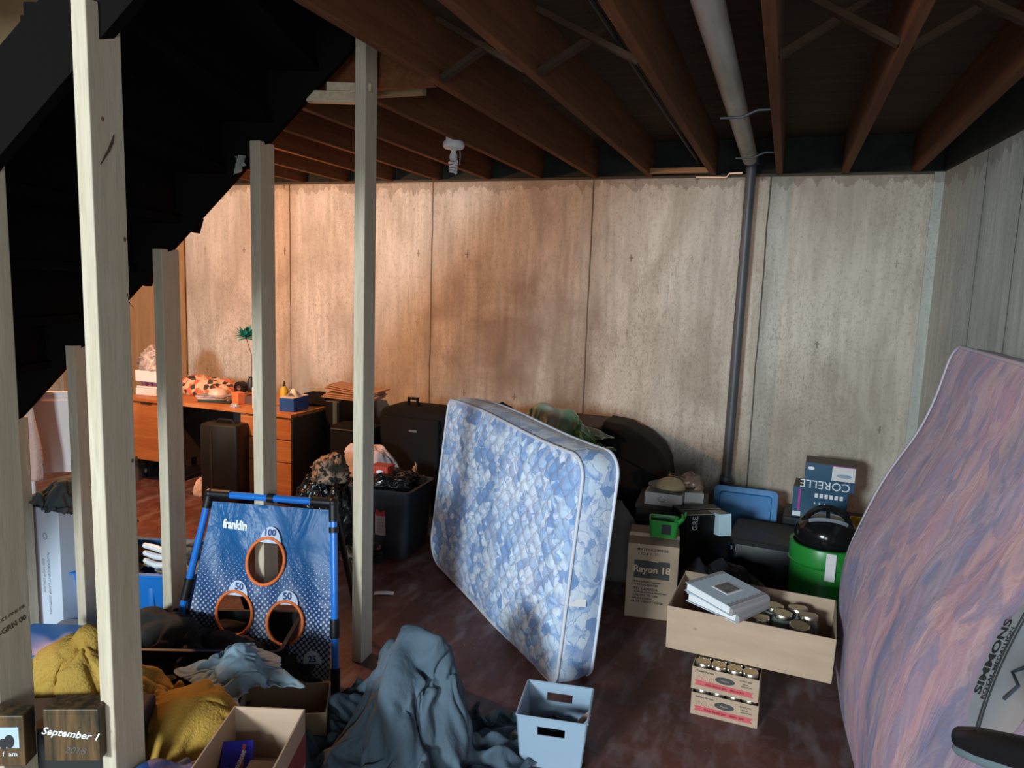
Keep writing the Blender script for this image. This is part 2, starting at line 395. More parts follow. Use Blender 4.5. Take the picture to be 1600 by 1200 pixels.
M_BLUEP = mat('bright_blue_plastic', (.010, .16, .52), .38)
M_BLUE2 = mat('medium_blue_plastic', (.02, .17, .42), .42)
M_METAL = mat('grey_metal', (.42, .42, .42), .35, 1)
M_SILV = mat('bright_metal', (.8, .8, .8), .2, 1)
M_DARKC = mat('dark_olive_cloth', (.014, .014, .012), .95, bump=.4, bscale=40)
M_PVC = mat('white_pvc', (.52, .50, .46), .5, col2=(.30, .27, .22), vscale=3, stretch=(3, .7, 3))
M_GREYPIPE = mat('grey_pipe_plastic', (.075, .080, .088), .45, var=.3, vscale=3)
M_YEL = mat('mustard_fleece', (.52, .33, .075), .97, col2=(.40, .235, .045), vscale=5, bump=.5, bscale=130, spec=.1)
M_SHEET = mat('slate_blue_sheet', (.085, .125, .160), .8, col2=(.065, .098, .128), vscale=5, bump=.55, bscale=24, stretch=(1.6, 1.6, .45), spec=.3)
M_GREEN = mat('bright_green_plastic', (.02, .24, .035), .35)
M_WIRE = mat('black_cable', (.012, .01, .01), .7)
M_PINKI = mat('pink_print', (.55, .09, .10), .8)
M_BIN = mat('pale_blue_grey_plastic', (.30, .40, .50), .42, var=.06, vscale=4)

# ---------------------------------------------------------------- room shell
ZT = 2.35; D = 5.1
def rwx(y): return .82+(D-y)*.083
struct('floor', MB().box(-6.6, -3.4, -.1, 1.9, 5.3, 0), M_FLOOR, 'worn dark red painted concrete floor')
struct('wall_back', MB().box(-6.6, D, 0, 1.2, D+.2, ZT), M_WALL, 'formed concrete wall with vertical panel seams')
mb = MB(); y0, y1 = D, -1.0
mb.add([(rwx(y0), y0, 0), (rwx(y1), y1, 0), (rwx(y1)+.2, y1, 0), (rwx(y0)+.2, y0, 0), (rwx(y0), y0, ZT), (rwx(y1), y1, ZT), (rwx(y1)+.2, y1, ZT), (rwx(y0)+.2, y0, ZT)],
       [(0, 1, 5, 4), (1, 2, 6, 5), (2, 3, 7, 6), (3, 0, 4, 7), (4, 5, 6, 7), (3, 2, 1, 0)])
struct('wall_right', mb, M_RWALL, 'grey concrete wall on the right')
struct('trim_1', MB().prism([(.765, 0), (.83, 0), (.83, ZT), (.765, ZT)], D-.012, D+.0), M_RWALL, 'narrow raised concrete strip in the right corner')
struct('wall_left', MB().box(-6.6, -1, 0, -6.46, 5.1, ZT), M_WALL, 'concrete wall far left behind the stairs')
# subfloor with an opening for the stairs
mb = MB(); mb.box(-6.6, 2.78, 2.585, 2.0, 5.35, 2.61); mb.box(-1.46, -2.0, 2.585, 2.0, 2.78, 2.61); mb.box(-6.6, -2.0, 2.585, -1.46, .55, 2.61)
struct('ceiling', mb, M_SUB, 'dark plywood subfloor above the joists')
# rim boards closing the joist bays over the wall
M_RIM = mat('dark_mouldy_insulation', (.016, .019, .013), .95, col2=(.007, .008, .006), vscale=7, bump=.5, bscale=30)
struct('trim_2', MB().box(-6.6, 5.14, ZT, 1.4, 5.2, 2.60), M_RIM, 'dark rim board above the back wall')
struct('trim_3', MB().box(-6.6, D-.004, ZT-.012, 1.0, 5.16, ZT+.006), mat('dark_sill', (.055, .045, .032), .9), 'thin dark sill strip on top of the back wall')
m = MB(); m.add([(rwx(5.2), 5.2, ZT), (rwx(-1), -1, ZT), (rwx(-1)+.1, -1, ZT), (rwx(5.2)+.1, 5.2, ZT), (rwx(5.2)-.01, 5.2, 2.61), (rwx(-1)-.01, -1, 2.61), (rwx(-1)+.1, -1, 2.61), (rwx(5.2)+.1, 5.2, 2.61)],
      [(0, 1, 5, 4), (1, 2, 6, 5), (2, 3, 7, 6), (3, 0, 4, 7), (4, 5, 6, 7), (3, 2, 1, 0)])
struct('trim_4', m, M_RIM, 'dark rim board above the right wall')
# stairwell enclosure over the opening
struct('wall_stairwell', MB().box(-6.6, 2.80, 2.36, -1.46, 2.84, 4.6), mat('stairwell_board', (.34, .24, .12), .9, var=.35, vscale=2), 'tan boarded wall above the stairs')
struct('wall_upstairs', MB().box(-6.6, .5, 4.6, -1.4, 2.85, 4.65).box(-1.46, .5, 2.62, -1.42, 2.85, 4.6).box(-6.6, .46, 2.62, -1.42, .5, 4.6), mat('stairwell_paint', (.22, .16, .09), .9), 'painted walls of the stairwell')

# ceiling joists
def ordinal(n): return ['', 'first', 'second', 'third', 'fourth', 'fifth', 'sixth', 'seventh', 'eighth', 'ninth', 'tenth', 'eleventh', 'twelfth', 'thirteenth'][n]
JX = [.666, .277, -.105, -.512, -.925, -1.315, -1.71, -2.11, -2.51, -2.91, -3.31, -3.71, -4.11, -4.51, -4.91, -5.31]
for k, x in enumerate(JX):
    ys = -1.8 if x > -1.5 else 2.70
    o = obj('ceiling_joist', rbox(-.019, 0, 0, .019, D+.03-ys, .235, .003), M_JOIST)
    o.location = (x, ys, ZT)
    if k < 3: lb = 'brown ceiling joist, %s one to the right of the white drain pipe' % ordinal(3-k)
    else: lb = 'brown ceiling joist, %s one to the left of the white drain pipe' % ordinal(k-2)
    tag(o, lb, 'joist', 'ceiling joists')
o = obj('stair_header', rbox(-6.5, 0, 0, -1.34, .038, .235, .003), M_JOIST); o.location = (0, 2.66, ZT)
tag(o, 'dark header beam across the joist ends above the stairs', 'beam')
# bridging
def bridging(xl, xr, y, label):
    t = thing('cross_bridging', label, 'bridging', ((xl+xr)/2, y, ZT), 0, 'cross bridging between the joists')
    wd = (xr-xl)/2-.019
    for sgn in (1, -1):
        p0 = Vector((-wd*sgn, sgn*.022, .012)); p1 = Vector((wd*sgn, sgn*.022, .215)); dd = p1-p0; an = math.degrees(atan2(dd.z, dd.x))
        b = MB().box(-dd.length/2, -.018, -.010, dd.length/2, .018, .010, T((p0.x+p1.x)/2, p0.y, .1135, 0, 0, -an))
        obj('brace', b, M_JOISTD, t)
bridging(JX[4], JX[3], 2.62, 'crossed wooden braces left of the joist beside the white drain pipe')
bridging(JX[5], JX[4], 2.62, 'crossed wooden braces in the second bay left of the white drain pipe')
bridging(JX[2], JX[1], 2.62, 'crossed wooden braces in the first bay right of the white drain pipe')
bridging(JX[1], JX[0], 2.62, 'crossed wooden braces in the bay nearest the right wall')
o = obj('wood_blocking', rbox(0, 0, 0, .375, .038, .035, .003), wood('orange_block', (.26, .13, .055), (.34, .18, .08), 'x')); o.location = (JX[4]+.02, 4.95, ZT+.0)
tag(o, 'short light brown wood block between two joists at the wall', 'wood block')
# cables along the joists
def cable(name, pts, r, label, m=M_WIRE, cat='cable'):
    o = obj(name, MB().tube(pts, r, 6), m, smooth=True); return tag(o, label, cat)
cable('cable', [(-.60, -1.5, ZT+.10), (-.60, 1, ZT+.09), (-.605, 3, ZT+.075), (-.60, 5.12, ZT+.07)], .008, 'black cable running beside the joist left of the drain pipe')
cable('cable', [(-.985, -1.5, ZT+.09), (-.985, 1, ZT+.08), (-.98, 3, ZT+.065), (-.97, 5.12, ZT+.05)], .006, 'thin brown cable running beside the second joist left of the pipe', mat('brown_cable', (.12, .07, .045), .7))

# posts under the stairs
A8 = radians(20); sv = Vector((cos(A8), sin(A8), 0)); nv_ = Vector((-sin(A8), cos(A8), 0)); PE = Vector((-1.576, 2.572, 0))
def onplane(x, y, p0):
    d = ray(x, y); t = (p0-Vector((0, 0, H))).dot(nv_)/d.dot(nv_); return Vector((0, 0, H))+d*t
def bl(a): return 2.462+(a+.06)*1.09      # height of the underside line of the stringers
def post(a, W, top, label, w_=.045, d_=.095, rot=3, base=0):
    p = PE+sv*a-nv_*W
    o = obj('stair_post', rbox(-w_/2, -d_/2, 0, w_/2, d_/2, top-base, .003), M_STUD)
    o.location = (p.x, p.y, base); o.rotation_euler = (0, 0, radians(rot)); tag(o, label, 'post', 'wooden posts under the stairs'); return o
for a, lb in ((-.004, 'tallest rear pale wooden post, with a small block at its top, nearest the blue mattress'),
              (-.408, 'pale wooden post rising behind the blue target game'),
              (-.795, 'pale wooden post between the large front post and the blue target game'),
              (-1.155, 'pale wooden post just left of the large front post, over the blue tote'),
              (-1.44, 'pale grey wooden post under the lowest visible stair, left of the white box')):
    post(a, 0, bl(a)+(-.02 if a > -.1 else .03), lb)
NR = 1.17
p1 = onplane(172, 600, PE-nv_*NR); p0 = onplane(-12, 600, PE-nv_*NR)
post((p1-PE).dot(sv), NR, bl((p1-PE).dot(sv))+.1, 'large knotty pale post in the left foreground, nearest the camera', rot=1)
fp = post((p0-PE).dot(sv), NR, bl((p0-PE).dot(sv))+.1, 'yellowish post with stamped grading marks cut by the left edge of the photo', rot=2)
text('SPRUCE-PINE-FIR', .0125, mat('faded_stamp', (.09, .06, .035), .9), fp, Matrix.Translation((.0232, -.012, .72)) @ Matrix.Rotation(radians(90), 4, 'Z') @ FRONT @ Matrix.Rotation(radians(12), 4, 'Z'), name='grading_stamp')
text('S-GRN 00', .020, MATS['faded_stamp'], fp, Matrix.Translation((.0232, -.006, .69)) @ Matrix.Rotation(radians(90), 4, 'Z') @ FRONT @ Matrix.Rotation(radians(12), 4, 'Z'), name='grading_stamp', offset=.0006)
# short blocking at the top of the last post
o = obj('wood_block', MB().box(-.20, -.019, 0, .03, .019, .04).box(-.12, -.03, .04, .05, .03, .07), M_STUDY); p = PE+sv*-.03
o.location = (p.x, p.y, 2.27); o.rotation_euler = (0, 0, A8); tag(o, 'small pale block nailed between the stairs and the tallest rear post', 'wood block')

# stairs
st = thing('staircase', 'black wooden staircase seen from below, rising to the right', 'stairs', (PE.x, PE.y, 0), 20)
ang = math.atan(1.09)
def stringer(y, q=.30):   # along local x, y offset; local frame: x=sv, y=nv
    a0, a1 = -2.30, .02
    return MB().prism([(a0, max(0, bl(a0))), (a1, bl(a1)), (a1-.02, bl(a1)+q), (a0, bl(a0)+q+.05)], y-.02, y+.02)
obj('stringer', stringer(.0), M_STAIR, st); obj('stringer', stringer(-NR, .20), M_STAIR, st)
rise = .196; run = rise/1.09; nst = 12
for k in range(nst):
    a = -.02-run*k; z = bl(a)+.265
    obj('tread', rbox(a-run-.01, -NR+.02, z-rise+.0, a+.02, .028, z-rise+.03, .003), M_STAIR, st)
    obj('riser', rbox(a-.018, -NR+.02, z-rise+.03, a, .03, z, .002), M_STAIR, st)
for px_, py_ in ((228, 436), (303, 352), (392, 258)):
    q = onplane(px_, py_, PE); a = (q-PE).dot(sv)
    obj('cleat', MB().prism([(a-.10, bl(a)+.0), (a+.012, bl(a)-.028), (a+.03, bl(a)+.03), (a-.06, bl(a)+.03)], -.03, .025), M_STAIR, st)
# small plastic scrap caught on the stair edge
o = obj('paper_scrap', MB().grid(lambda u, v: (u*.05, .012*sin(9*u+4*v), -v*.075*(1-.5*u)), 8, 8), mat('grey_scrap', (.30, .32, .28), .7), sol=.001)
p = onplane(369, 262, PE); o.location = (p.x+.02, p.y-.03, p.z+.04); tag(o, 'torn grey paper scrap hanging from the stair edge', 'paper scrap')

# ceiling drain pipe
t = thing('drain_pipe', 'white plastic drain pipe running along the ceiling between two joists', 'pipe', (-.285, -1.0, ZT+.085))
obj('pipe_run', MB().tube([(0, 0, .03), (0, 3, .01), (0, 5.98, 0)], .047, 20), M_PVC, t, True)
obj('coupling', MB().tube([(0, 1.2, .024), (0, 1.32, .024)], .054, 20), M_PVC, t, True)
for yy in (4.55, 5.6):
    obj('strap_hanger', MB().tube([(q, yy, -.060+(.028 if abs(q) > .06 else 0)) for q in (-.06, -.03, 0, .03, .10, .19)], .006, 6), M_DGREY, t, True, label='dark metal strap hanger')
# vertical grey pipe on the back wall
t = thing('wall_pipe', 'dark grey vertical pipe fixed to the back wall', 'pipe', (-.285, D-.10, 0))
obj('pipe_run', MB().tube([(0, 0, .25), (.005, 0, 1.3), (.012, 0, 2.47)], .032, 16), M_GREYPIPE, t, True)
obj('coupling', MB().lathe([(.038, .38), (.042, .37), (.042, .34), (.038, .33), (.038, .25), (.047, .24), (.047, .12), (.044, 0)][::-1], 18), M_GREYPIPE, t, True)
obj('cleanout_plug', MB().cyl((0, 0, 0), .032, .03, 16, T(0, -.03, .25, 0, 90)), M_GREYPIPE, t, True)
obj('bend', MB().tube([(.012, 0, 2.40), (.011, -.01, 2.43), (.006, -.05, 2.45), (0, -.10, 2.44)], .05, 16), M_DGREY, t, True)
cable('copper_pipe', [(-.62, D-.03, ZT-.01), (-.43, D-.03, ZT-.015), (-.41, D-.03, ZT+.01), (-.33, D-.03, ZT+.012)], .008, 'thin copper pipe stub on top of the back wall beside the grey pipe', mat('copper', (.55, .33, .22), .35, 1), 'pipe')

# bulb fixtures
def spiral_bulb(t, m, z0):
    obj('bulb_base', MB().lathe([(.012, z0), (.014, z0-.012), (.020, z0-.02), (.021, z0-.045), (.016, z0-.05)], 18), M_WHITE, t, True)
    pts = []
    for k in range(90):
        q = k/89; r = .022*(1-.25*q); pts.append((r*cos(q*2*pi*4.2), r*sin(q*2*pi*4.2), z0-.055-q*.062))
    obj('bulb_spiral', MB().tube(pts, .0062, 8), m, t, True)
t = thing('ceiling_lamp', 'unlit spiral bulb in a round white porcelain socket under a joist', 'lamp', tuple(aty(709, 222, 3.72)))
Lz = t.location.z
obj('socket', MB().lathe([(.036, .0), (.052, .002), (.058, -.012), (.058, -.024), (.050, -.034), (.020, -.040), (.014, -.046)][::-1], 28), M_WHITE, t, True)
obj('junction_box', MB().lathe([(.044, 0), (.046, .045)], 8), M_WHITE, t)
ftext('60W', .018, M_INK, t, -.01, -.045, .022)
spiral_bulb(t, M_WHITE, -.045)
obj('pull_cord', MB().tube([(.036, 0, -.03), (.040, 0, -.07), (.038, 0, -.12)], .0015, 5), M_WHITE, t)
lx, ly = t.location.x, t.location.y
cable('lamp_cable', [(lx, ly, Lz+.04), (lx-.0, ly+.005, Lz+.10), (lx-.05, ly-.06, Lz+.13), (lx-.14, ly-.3, Lz+.125), (lx-.2, ly-.6, Lz+.17), (lx-.26, ly-.85, Lz+.18)], .009, 'black cable drooping along the joist to the unlit bulb')
t = thing('bare_bulb_lamp', 'lit warm bulb hanging behind the stairs, hidden by them', 'lamp', tuple(WARM_POS+Vector((0, 0, .08))))
obj('socket', MB().lathe([(.02, -.03), (.024, 0), (.024, .04), (.01, .05), (.006, .27)], 16), M_WHITE, t, True)
em = bpy.data.materials.new('warm_bulb_glass'); em.use_nodes = True
em.node_tree.nodes['Principled BSDF'].inputs['Emission Color'].default_value = (1, .55, .25, 1); em.node_tree.nodes['Principled BSDF'].inputs['Emission Strength'].default_value = 8
obj('bulb', MB().sphere((0, 0, -.06), .03), em, t, True).visible_shadow = True
l = bpy.data.lights.new('bulb_light', 'POINT'); l.energy = WARM_POWER; l.color = (1.0, .46, .20); l.shadow_soft_size = .035
lo = bpy.data.objects.new('bulb_light', l); COL.objects.link(lo); lo.location = WARM_POS+Vector((.0, .0, -.08))



# added column beside the bulb, keeps its warm light off the right wall
t = thing('shading_column', 'dark brown column added behind the stairs to shade the right wall, mostly hidden', 'column', (-3.56, 3.123, 0))
obj('column_shaft', MB().lathe([(.060, .012), (.060, ZT-.02)], 24), mat('brown_column_paint', (.10, .05, .03), .6), t, True)
obj('base_plate', MB().box(-.08, -.08, 0, .08, .08, .012), MATS['brown_column_paint'], t); obj('cap_plate', MB().box(-.05, -.08, ZT-.02, .05, .08, ZT-.002), MATS['brown_column_paint'], t)
# plywood sheet against the back wall behind the desk
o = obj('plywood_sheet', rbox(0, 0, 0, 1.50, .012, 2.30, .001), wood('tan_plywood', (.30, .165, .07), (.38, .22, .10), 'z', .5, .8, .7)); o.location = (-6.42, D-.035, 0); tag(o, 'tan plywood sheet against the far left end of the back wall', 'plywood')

# the long dark bark crack and knots on the large front post
lp = [o for o in bpy.data.objects if o.name.startswith('stair_post') and 'large knotty' in o.get('label', '')][0]
bpy.context.view_layer.update(); li = lp.matrix_world.inverted()
def onpost(x, y):
    n_ = lp.matrix_world.to_3x3() @ Vector((1, 0, 0)); p_ = lp.matrix_world @ Vector((.0228, 0, 0)); d_ = ray(x, y); o_ = Vector((0, 0, H))
    return li @ (o_+d_*((p_-o_).dot(n_)/d_.dot(n_)))
obj('bark_crack', MB().tube([tuple(onpost(x, y)) for x, y in ((178, 210), (175, 222), (169, 236), (163, 246), (157, 257))], [.0012, .0032, .003, .0022, .001], 6), mat('dark_bark', (.045, .022, .012), .9), lp, True)
obj('hairline_crack', MB().tube([tuple(onpost(x, y)) for x, y in ((199, 458), (201, 470), (204, 476), (208, 480))], .0008, 5), MATS['dark_bark'], lp)
for x, y in ((160, 186), (195, 374), (207, 720), (213, 716), (228, 735)): obj('knot', MB().sphere(tuple(onpost(x, y)), (.0012, .004, .006), 10, 6), mat('brown_knot', (.16, .085, .04), .9), lp, True)
# ---------------------------------------------------------------- large foreground things
# quilted blue mattress -------------------------------------------------
g = NT('blue_floral_quilt')
wv = g.vadd(g.tc, g.noise(g.tc, 9, 4, out='Color'), .12)
leaf = g.map((1, 1, .62), (0, .35, 0), src=wv)
e = g.vor(leaf, 21, 'DISTANCE_TO_EDGE'); cell = g.vor(leaf, 21, 'F1', 'Color'); cs = g.sep(cell)[0]
fillc = g.ramp(cs, [(0, (.20, .33, .58)), (.22, (.40, .54, .74)), (.42, (.56, .68, .82)), (.7, (.66, .74, .84)), (1, (.58, .64, .80))], 'CONSTANT')
blot = g.noise(wv, 9, 5, 1.5)
fillc = g.mix(g.ramp(blot, [(.50, 0), (.62, .8)]), fillc, (.20, .34, .62))
fillc = g.mix(g.ramp(g.noise(wv, 4, 3), [(.5, 0), (.65, .5)]), fillc, (.66, .68, .80))
c = g.mix(g.ramp(e, [(.01, .7), (.035, 0)]), fillc, (.16, .27, .52))
g.color(c); g.rough(.42); g.bump(g.noise(g.tc, 26, 5, .8), .35, .008); g.b.inputs['Sheen Weight'].default_value = .2
M_QUILT = g.m
M_PIPING = mat('pale_piping', (.62, .64, .70), .6)
def outline2(L, Hh, r, n=8):
    r = r if isinstance(r, (list, tuple)) else (r,)*4; o = []
    for (cx, cz, a, q) in ((L-r[0], Hh-r[0], 0, r[0]), (r[1], Hh-r[1], 90, r[1]), (r[2], r[2], 180, r[2]), (L-r[3], r[3], 270, r[3])):
        for k in range(n+1):
            t = radians(a+90*k/n); o.append((cx+q*cos(t), cz+q*sin(t)))
    return o
def mattress(t, L, Hh, Tk, r, m, quilt=0.0, cellx=.105, dfm=None, mp=None, nu=150, nv=100, strip_bulge=.012):
    f = dfm or (lambda p: p)
    rr = r if isinstance(r, (list, tuple)) else (r,)*4   # TR, TL, BL, BR
    def sq(u, v):
        x, z = u*L, v*Hh
        for (cx, cz, q, sx, sz) in ((L-rr[0], Hh-rr[0], rr[0], 1, 1), (rr[1], Hh-rr[1], rr[1], -1, 1), (rr[2], rr[2], rr[2], -1, -1), (L-rr[3], rr[3], rr[3], 1, -1)):
            dx, dz = (x-cx)*sx, (z-cz)*sz
            if dx > 0 and dz > 0:
                m_ = max(dx, dz); h_ = sqrt(dx*dx+dz*dz); k = m_/h_; return cx+sx*dx*k, cz+sz*dz*k
        return x, z
    def face(side, q):
        def fn(u, v):
            x, z = sq(u, v)
            ed = min(u*L, L-u*L, v*Hh, Hh-v*Hh); fall = min(1, ed/.06)
            b = .022*sin(min(1, ed/.14)*pi/2)+.006*nz(x*4, z*4, 3)*fall
            if q:
                wx = x+.014*nz(x*3, z*3, 1); wz = z+.014*nz(x*3, z*3, 7)
                A = (wx+wz*.85)/cellx; B = (wx-wz*.85)/cellx
                pil = (abs(sin(pi*A))*abs(sin(pi*B)))**.38
                b += q*(pil-.5)*fall+q*.35*nz(x*22, z*22, 2)*fall*pil
            return tuple(f(Vector((x, side*(Tk/2)+side*b, z))))
        return fn
    mb = MB().grid(face(-1, quilt), nu, nv); obj('quilted_face' if quilt else 'front_face', mb, m, t, 'all')
    mb = MB().grid(face(1, 0), 30, 20); obj('back_face', mb, m, t, 'all')
    ol = outline2(L, Hh, rr, 8)
    dense = []
    for i in range(len(ol)):
        a = Vector(ol[i]); b = Vector(ol[(i+1) % len(ol)]); n = max(1, int((b-a).length/.05))
        for k in range(n): dense.append(tuple(a.lerp(b, k/n)))
    cx, cz = L/2, Hh/2; loops = []
    for k in range(7):
        y = -Tk/2+Tk*k/6; bu = strip_bulge*sin(pi*k/6)
        lp = []
        for i, (x, z) in enumerate(dense):
            a = Vector(dense[i-1]); b = Vector(dense[(i+1) % len(dense)]); tn = (b-a).normalized(); nn = Vector((tn.y, -tn.x))
            w_ = bu+.004*nz(x*9, z*9, y*20)*sin(pi*k/6); lp.append(tuple(f(Vector((x+nn.x*w_, y, z+nn.y*w_)))))
        loops.append(lp)
    obj('side_border', MB().loft(loops, cap=False), m, t, 'all')
    for yy in (-Tk/2, Tk/2):
        obj('piping', MB().tube([tuple(f(Vector((x, yy, z)))) for x, z in dense], .008, 6, True), mp or M_PIPING, t, 'all')
a = Vector((-1.87, 3.614, 0)); b = Vector((-.818, 2.618, 0)); d = b-a
t = thing('mattress', 'blue and white floral quilted mattress standing on its long edge on the red floor', 'mattress', (a.x+.06, a.y+.06, .004), math.degrees(atan2(d.y, d.x)))
LEAN = .085
def mdf(p):
    z = p.z*.955
    sag = .012*sin(p.x*4)+.05*max(0, (.40-p.x))*max(0, .5-p.z)*1.2
    return Vector((p.x-.035*(1-p.z)*max(0, 1-p.x/.5), p.y+LEAN*(p.z/.95)+.09, z+sag))
mattress(t, 1.455, .985, .165, (.10, .05, .16, .06), M_QUILT, .019, .085, mdf, nu=260, nv=180)
tg = MB().box(-.035, 0, 0, .035, .002, .03); o = obj('care_label', tg, M_WCARD, t)
o.matrix_local = T(1.468, .085, .33, 78, -12, 8)

# purple mattress leaning on the right wall ------------------------------
g = NT('mauve_floral_ticking')
wv = g.vadd(g.tc, g.noise(g.tc, 11, 5, out='Color'), .10); lf = g.map((.75, 1, 1), (0, .6, 0), src=wv)
big = g.noise(g.map((1.0, 1, .55), (0, .45, 0), src=wv), 6.5, 5, 1.4); med = g.noise(lf, 17, 6, 1.8); cs = g.sep(g.vor(g.map((1, 1, .5), (0, .5, 0), src=wv), 15, 'F1', 'Color'))[0]
c = g.ramp(cs, [(0, (.58, .40, .47)), (.28, (.50, .36, .47)), (.5, (.62, .46, .51)), (.72, (.36, .33, .50)), (1, (.64, .48, .50))])
c = g.mix(g.ramp(big, [(.53, 0), (.62, .75)]), c, (.29, .30, .47))
c = g.mix(g.ramp(med, [(.52, 0), (.66, .55)]), c, (.46, .32, .39))
e = g.vor(lf, 26, 'DISTANCE_TO_EDGE'); c = g.mix(g.ramp(e, [(.0, .16), (.03, 0)]), c, (.25, .18, .27))
g.color(c); g.rough(.65); g.bump(g.noise(g.map((1, 1, .6)), 9, 5, .8, .55), .38, .02); M_MAUVE = g.m
PR = [aty(*q, 3.20) for q in ((1298, 1066), (1301, 960), (1306, 880), (1352, 770), (1440, 640), (1481, 524))]
PRF = [(p.x, max(0.0, p.z)) for p in PR]
print('purple profile', [(round(a, 3), round(b, 3)) for a, b in PRF])
def prof(s):
    acc = 0
    for i in range(len(PRF)-1):
        a = Vector(PRF[i]); b = Vector(PRF[i+1]); l_ = (b-a).length
        if s <= acc+l_ or i == len(PRF)-2: return a+(b-a)*((s-acc)/l_)
        acc += l_
PL = sum((Vector(PRF[i+1])-Vector(PRF[i])).length for i in range(len(PRF)-1))
def prof_s(s):   # smoothed
    P = Vector((0, 0)); Wt = 0
    for k in range(-4, 5):
        P += prof(min(PL, max(0, s+k*.03))) if 0 < s+k*.03 < PL else prof(s); Wt += 1
    return P/Wt
t = thing('mattress', 'mauve and purple floral mattress leaning against the right wall', 'mattress', (0, 3.20, .003))
def pdf(p):     # local x: away from rear end towards camera; y: normal; z: up along the face
    s = p.z; q = prof_s(s); q2 = prof_s(min(PL, s+.02)); q1 = prof_s(max(0, s-.02)); tn = (q2-q1).normalized(); nn = Vector((tn.y, -tn.x))
    yy = p.y+.125
    w_ = .012*nz(p.x*2.2, p.z*3, 4)
    return Vector((q.x+nn.x*(yy+w_)+.02*p.x, -p.x-.04*s, q.y+nn.y*(yy+w_)))
mattress(t, 1.95, PL, .20, (.09, .07, .04, .04), M_MAUVE, 0, .1, pdf, mat('mauve_piping', (.52, .46, .52), .6), 60, 50)
g = NT('label_cloth'); g.color(g.mix(g.ramp(g.noise(g.tc, 9, 4), [(.45, 0), (.7, .5)]), (.36, .37, .38), (.24, .26, .28))); g.rough(.8)
# sewn label near the camera end
def lab(cu_, cv_, off):
    ca, sa = cos(radians(113)), sin(radians(113))
    return lambda p: pdf(Vector((cu_+p.x*ca-p.y*sa, -.125-off, cv_+p.x*sa+p.y*ca)))
fl = lab(1.685, .955, .018)
ovv = [(0, 0)]+[(.155*cos(q/36*2*pi)*(1+.05*(q % 3 == 0)), .105*sin(q/36*2*pi)) for q in range(36)]
mbl = MB().add([tuple(fl(Vector((x*k, y*k, 0)))) for k in (.5, 1) for x, y in ovv[1:]]+[tuple(fl(Vector((0, 0, 0))))], [(i_, (i_+1) % 36, 36+(i_+1) % 36, 36+i_) for i_ in range(36)]+[((i_+1) % 36, i_, 72) for i_ in range(36)])
obj('brand_label', mbl, g.m, t, True, label='grey printed cloth label')
text('SIMMONS', .036, M_INK, t, None, deform=lab(1.605, .945, .0195), ext=0, offset=.0012)
text('ROYAL MEDALLION', .0165, M_INK, t, None, deform=lab(1.632, .945, .0195), ext=0, offset=.0003)
for k in (.030, .043):
    fk = lab(1.60+k*.9, .945, .0195)
    obj('printed_border', MB().tube([tuple(fk(Vector((x*.014, -.012-.0016*x*x*.1, 0)))) for x in range(-9, 10)], .0018, 4), M_INK, t)
obj('printed_crest', MB().tube([tuple(lab(1.72, .95, .0195)(Vector(v))) for v in ((-.03, .01, 0), (0, -.015, 0), (.02, .02, 0), (.035, -.01, 0))], .004, 4), M_DGREY, t)

# grey-blue sheet heap
p = atz(640, 1200)
SV, SF = sim_cloth(.58, .58, 90, .54, [(0, 0, .17, .15, .24), (.02, .03, .075, .06, .405), (-.05, .0, .06, .06, .375), (-.13, .04, .06, .06, .345), (-.16, -.03, .05, .05, .25), (.12, .03, .06, .055, .36), (.17, -.01, .045, .05, .27), (.03, -.10, .05, .04, .30), (-.07, -.11, .045, .04, .26), (.12, -.12, .04, .04, .2)], 46, -.85, 1, .08)
SV = [(x*.78, y*.80, z*1.09) for x, y, z in SV]
print('sheet top', max(v[2] for v in SV), min(v[0] for v in SV), max(v[0] for v in SV))
t = tag(cloth_obj('bed_sheet', SV, SF, M_SHEET), 'crumpled slate blue sheet heaped on the floor beside the grey storage bin', 'sheet')
t.location = (p.x-.015, p.y+.05, 0)
# small storage bin
o_, rz, wd = front_frame((812, 1194), (908, 1212)); print('bin', o_, rz, wd)
t = thing('storage_bin', 'pale blue-grey plastic storage bin with cut handles, in front of the blue mattress', 'bin', (o_.x, o_.y, 0.0), rz+2)
W_, D_, H_ = .205, .195, .185
def flare_pt(x, y, z):
    k = 1+.15*z/H_; return (W_/2+(x-W_/2)*k, D_/2+(y-D_/2)*k, z)
body = MB(); th = .004
# four walls; front and rear walls carry a slot
def wall_with_slot(y):
    mb = MB(); x0, x1, zs0, zs1 = W_*.30, W_*.70, H_*.66, H_*.83
    for (a0, b0, a1, b1) in ((0, 0, W_, zs0), (0, zs1, W_, H_), (0, zs0, x0, zs1), (x1, zs0, W_, zs1)):
        q = MB().box(a0, y, b0, a1, y+th, b1); mb.add([flare_pt(*v) for v in q.v], q.f)
    return mb
obj('front_wall', wall_with_slot(0), M_BIN, t); obj('rear_wall', wall_with_slot(D_-th), M_BIN, t)
for x in (0, W_-th):
    q = MB().box(x, 0, 0, x+th, D_, H_); obj('side_wall', MB().add([flare_pt(*v) for v in q.v], q.f), M_BIN, t)
obj('base', MB().box(0, 0, 0, W_, D_, .004), M_BIN, t)
k = 1.15; rim = [flare_pt(x, y, H_) for x, y in ((0, 0), (W_, 0), (W_, D_), (0, D_))]
obj('rim', MB().tube([tuple(Vector(rim[i]).lerp(Vector(rim[(i+1) % 4]), f_)) for i in range(4) for f_ in (.02, .5, .98)], .004, 6, True), M_BIN, t)
bx = t.matrix_world
def inb(x, y, z): return bx @ Vector((x, y, z))
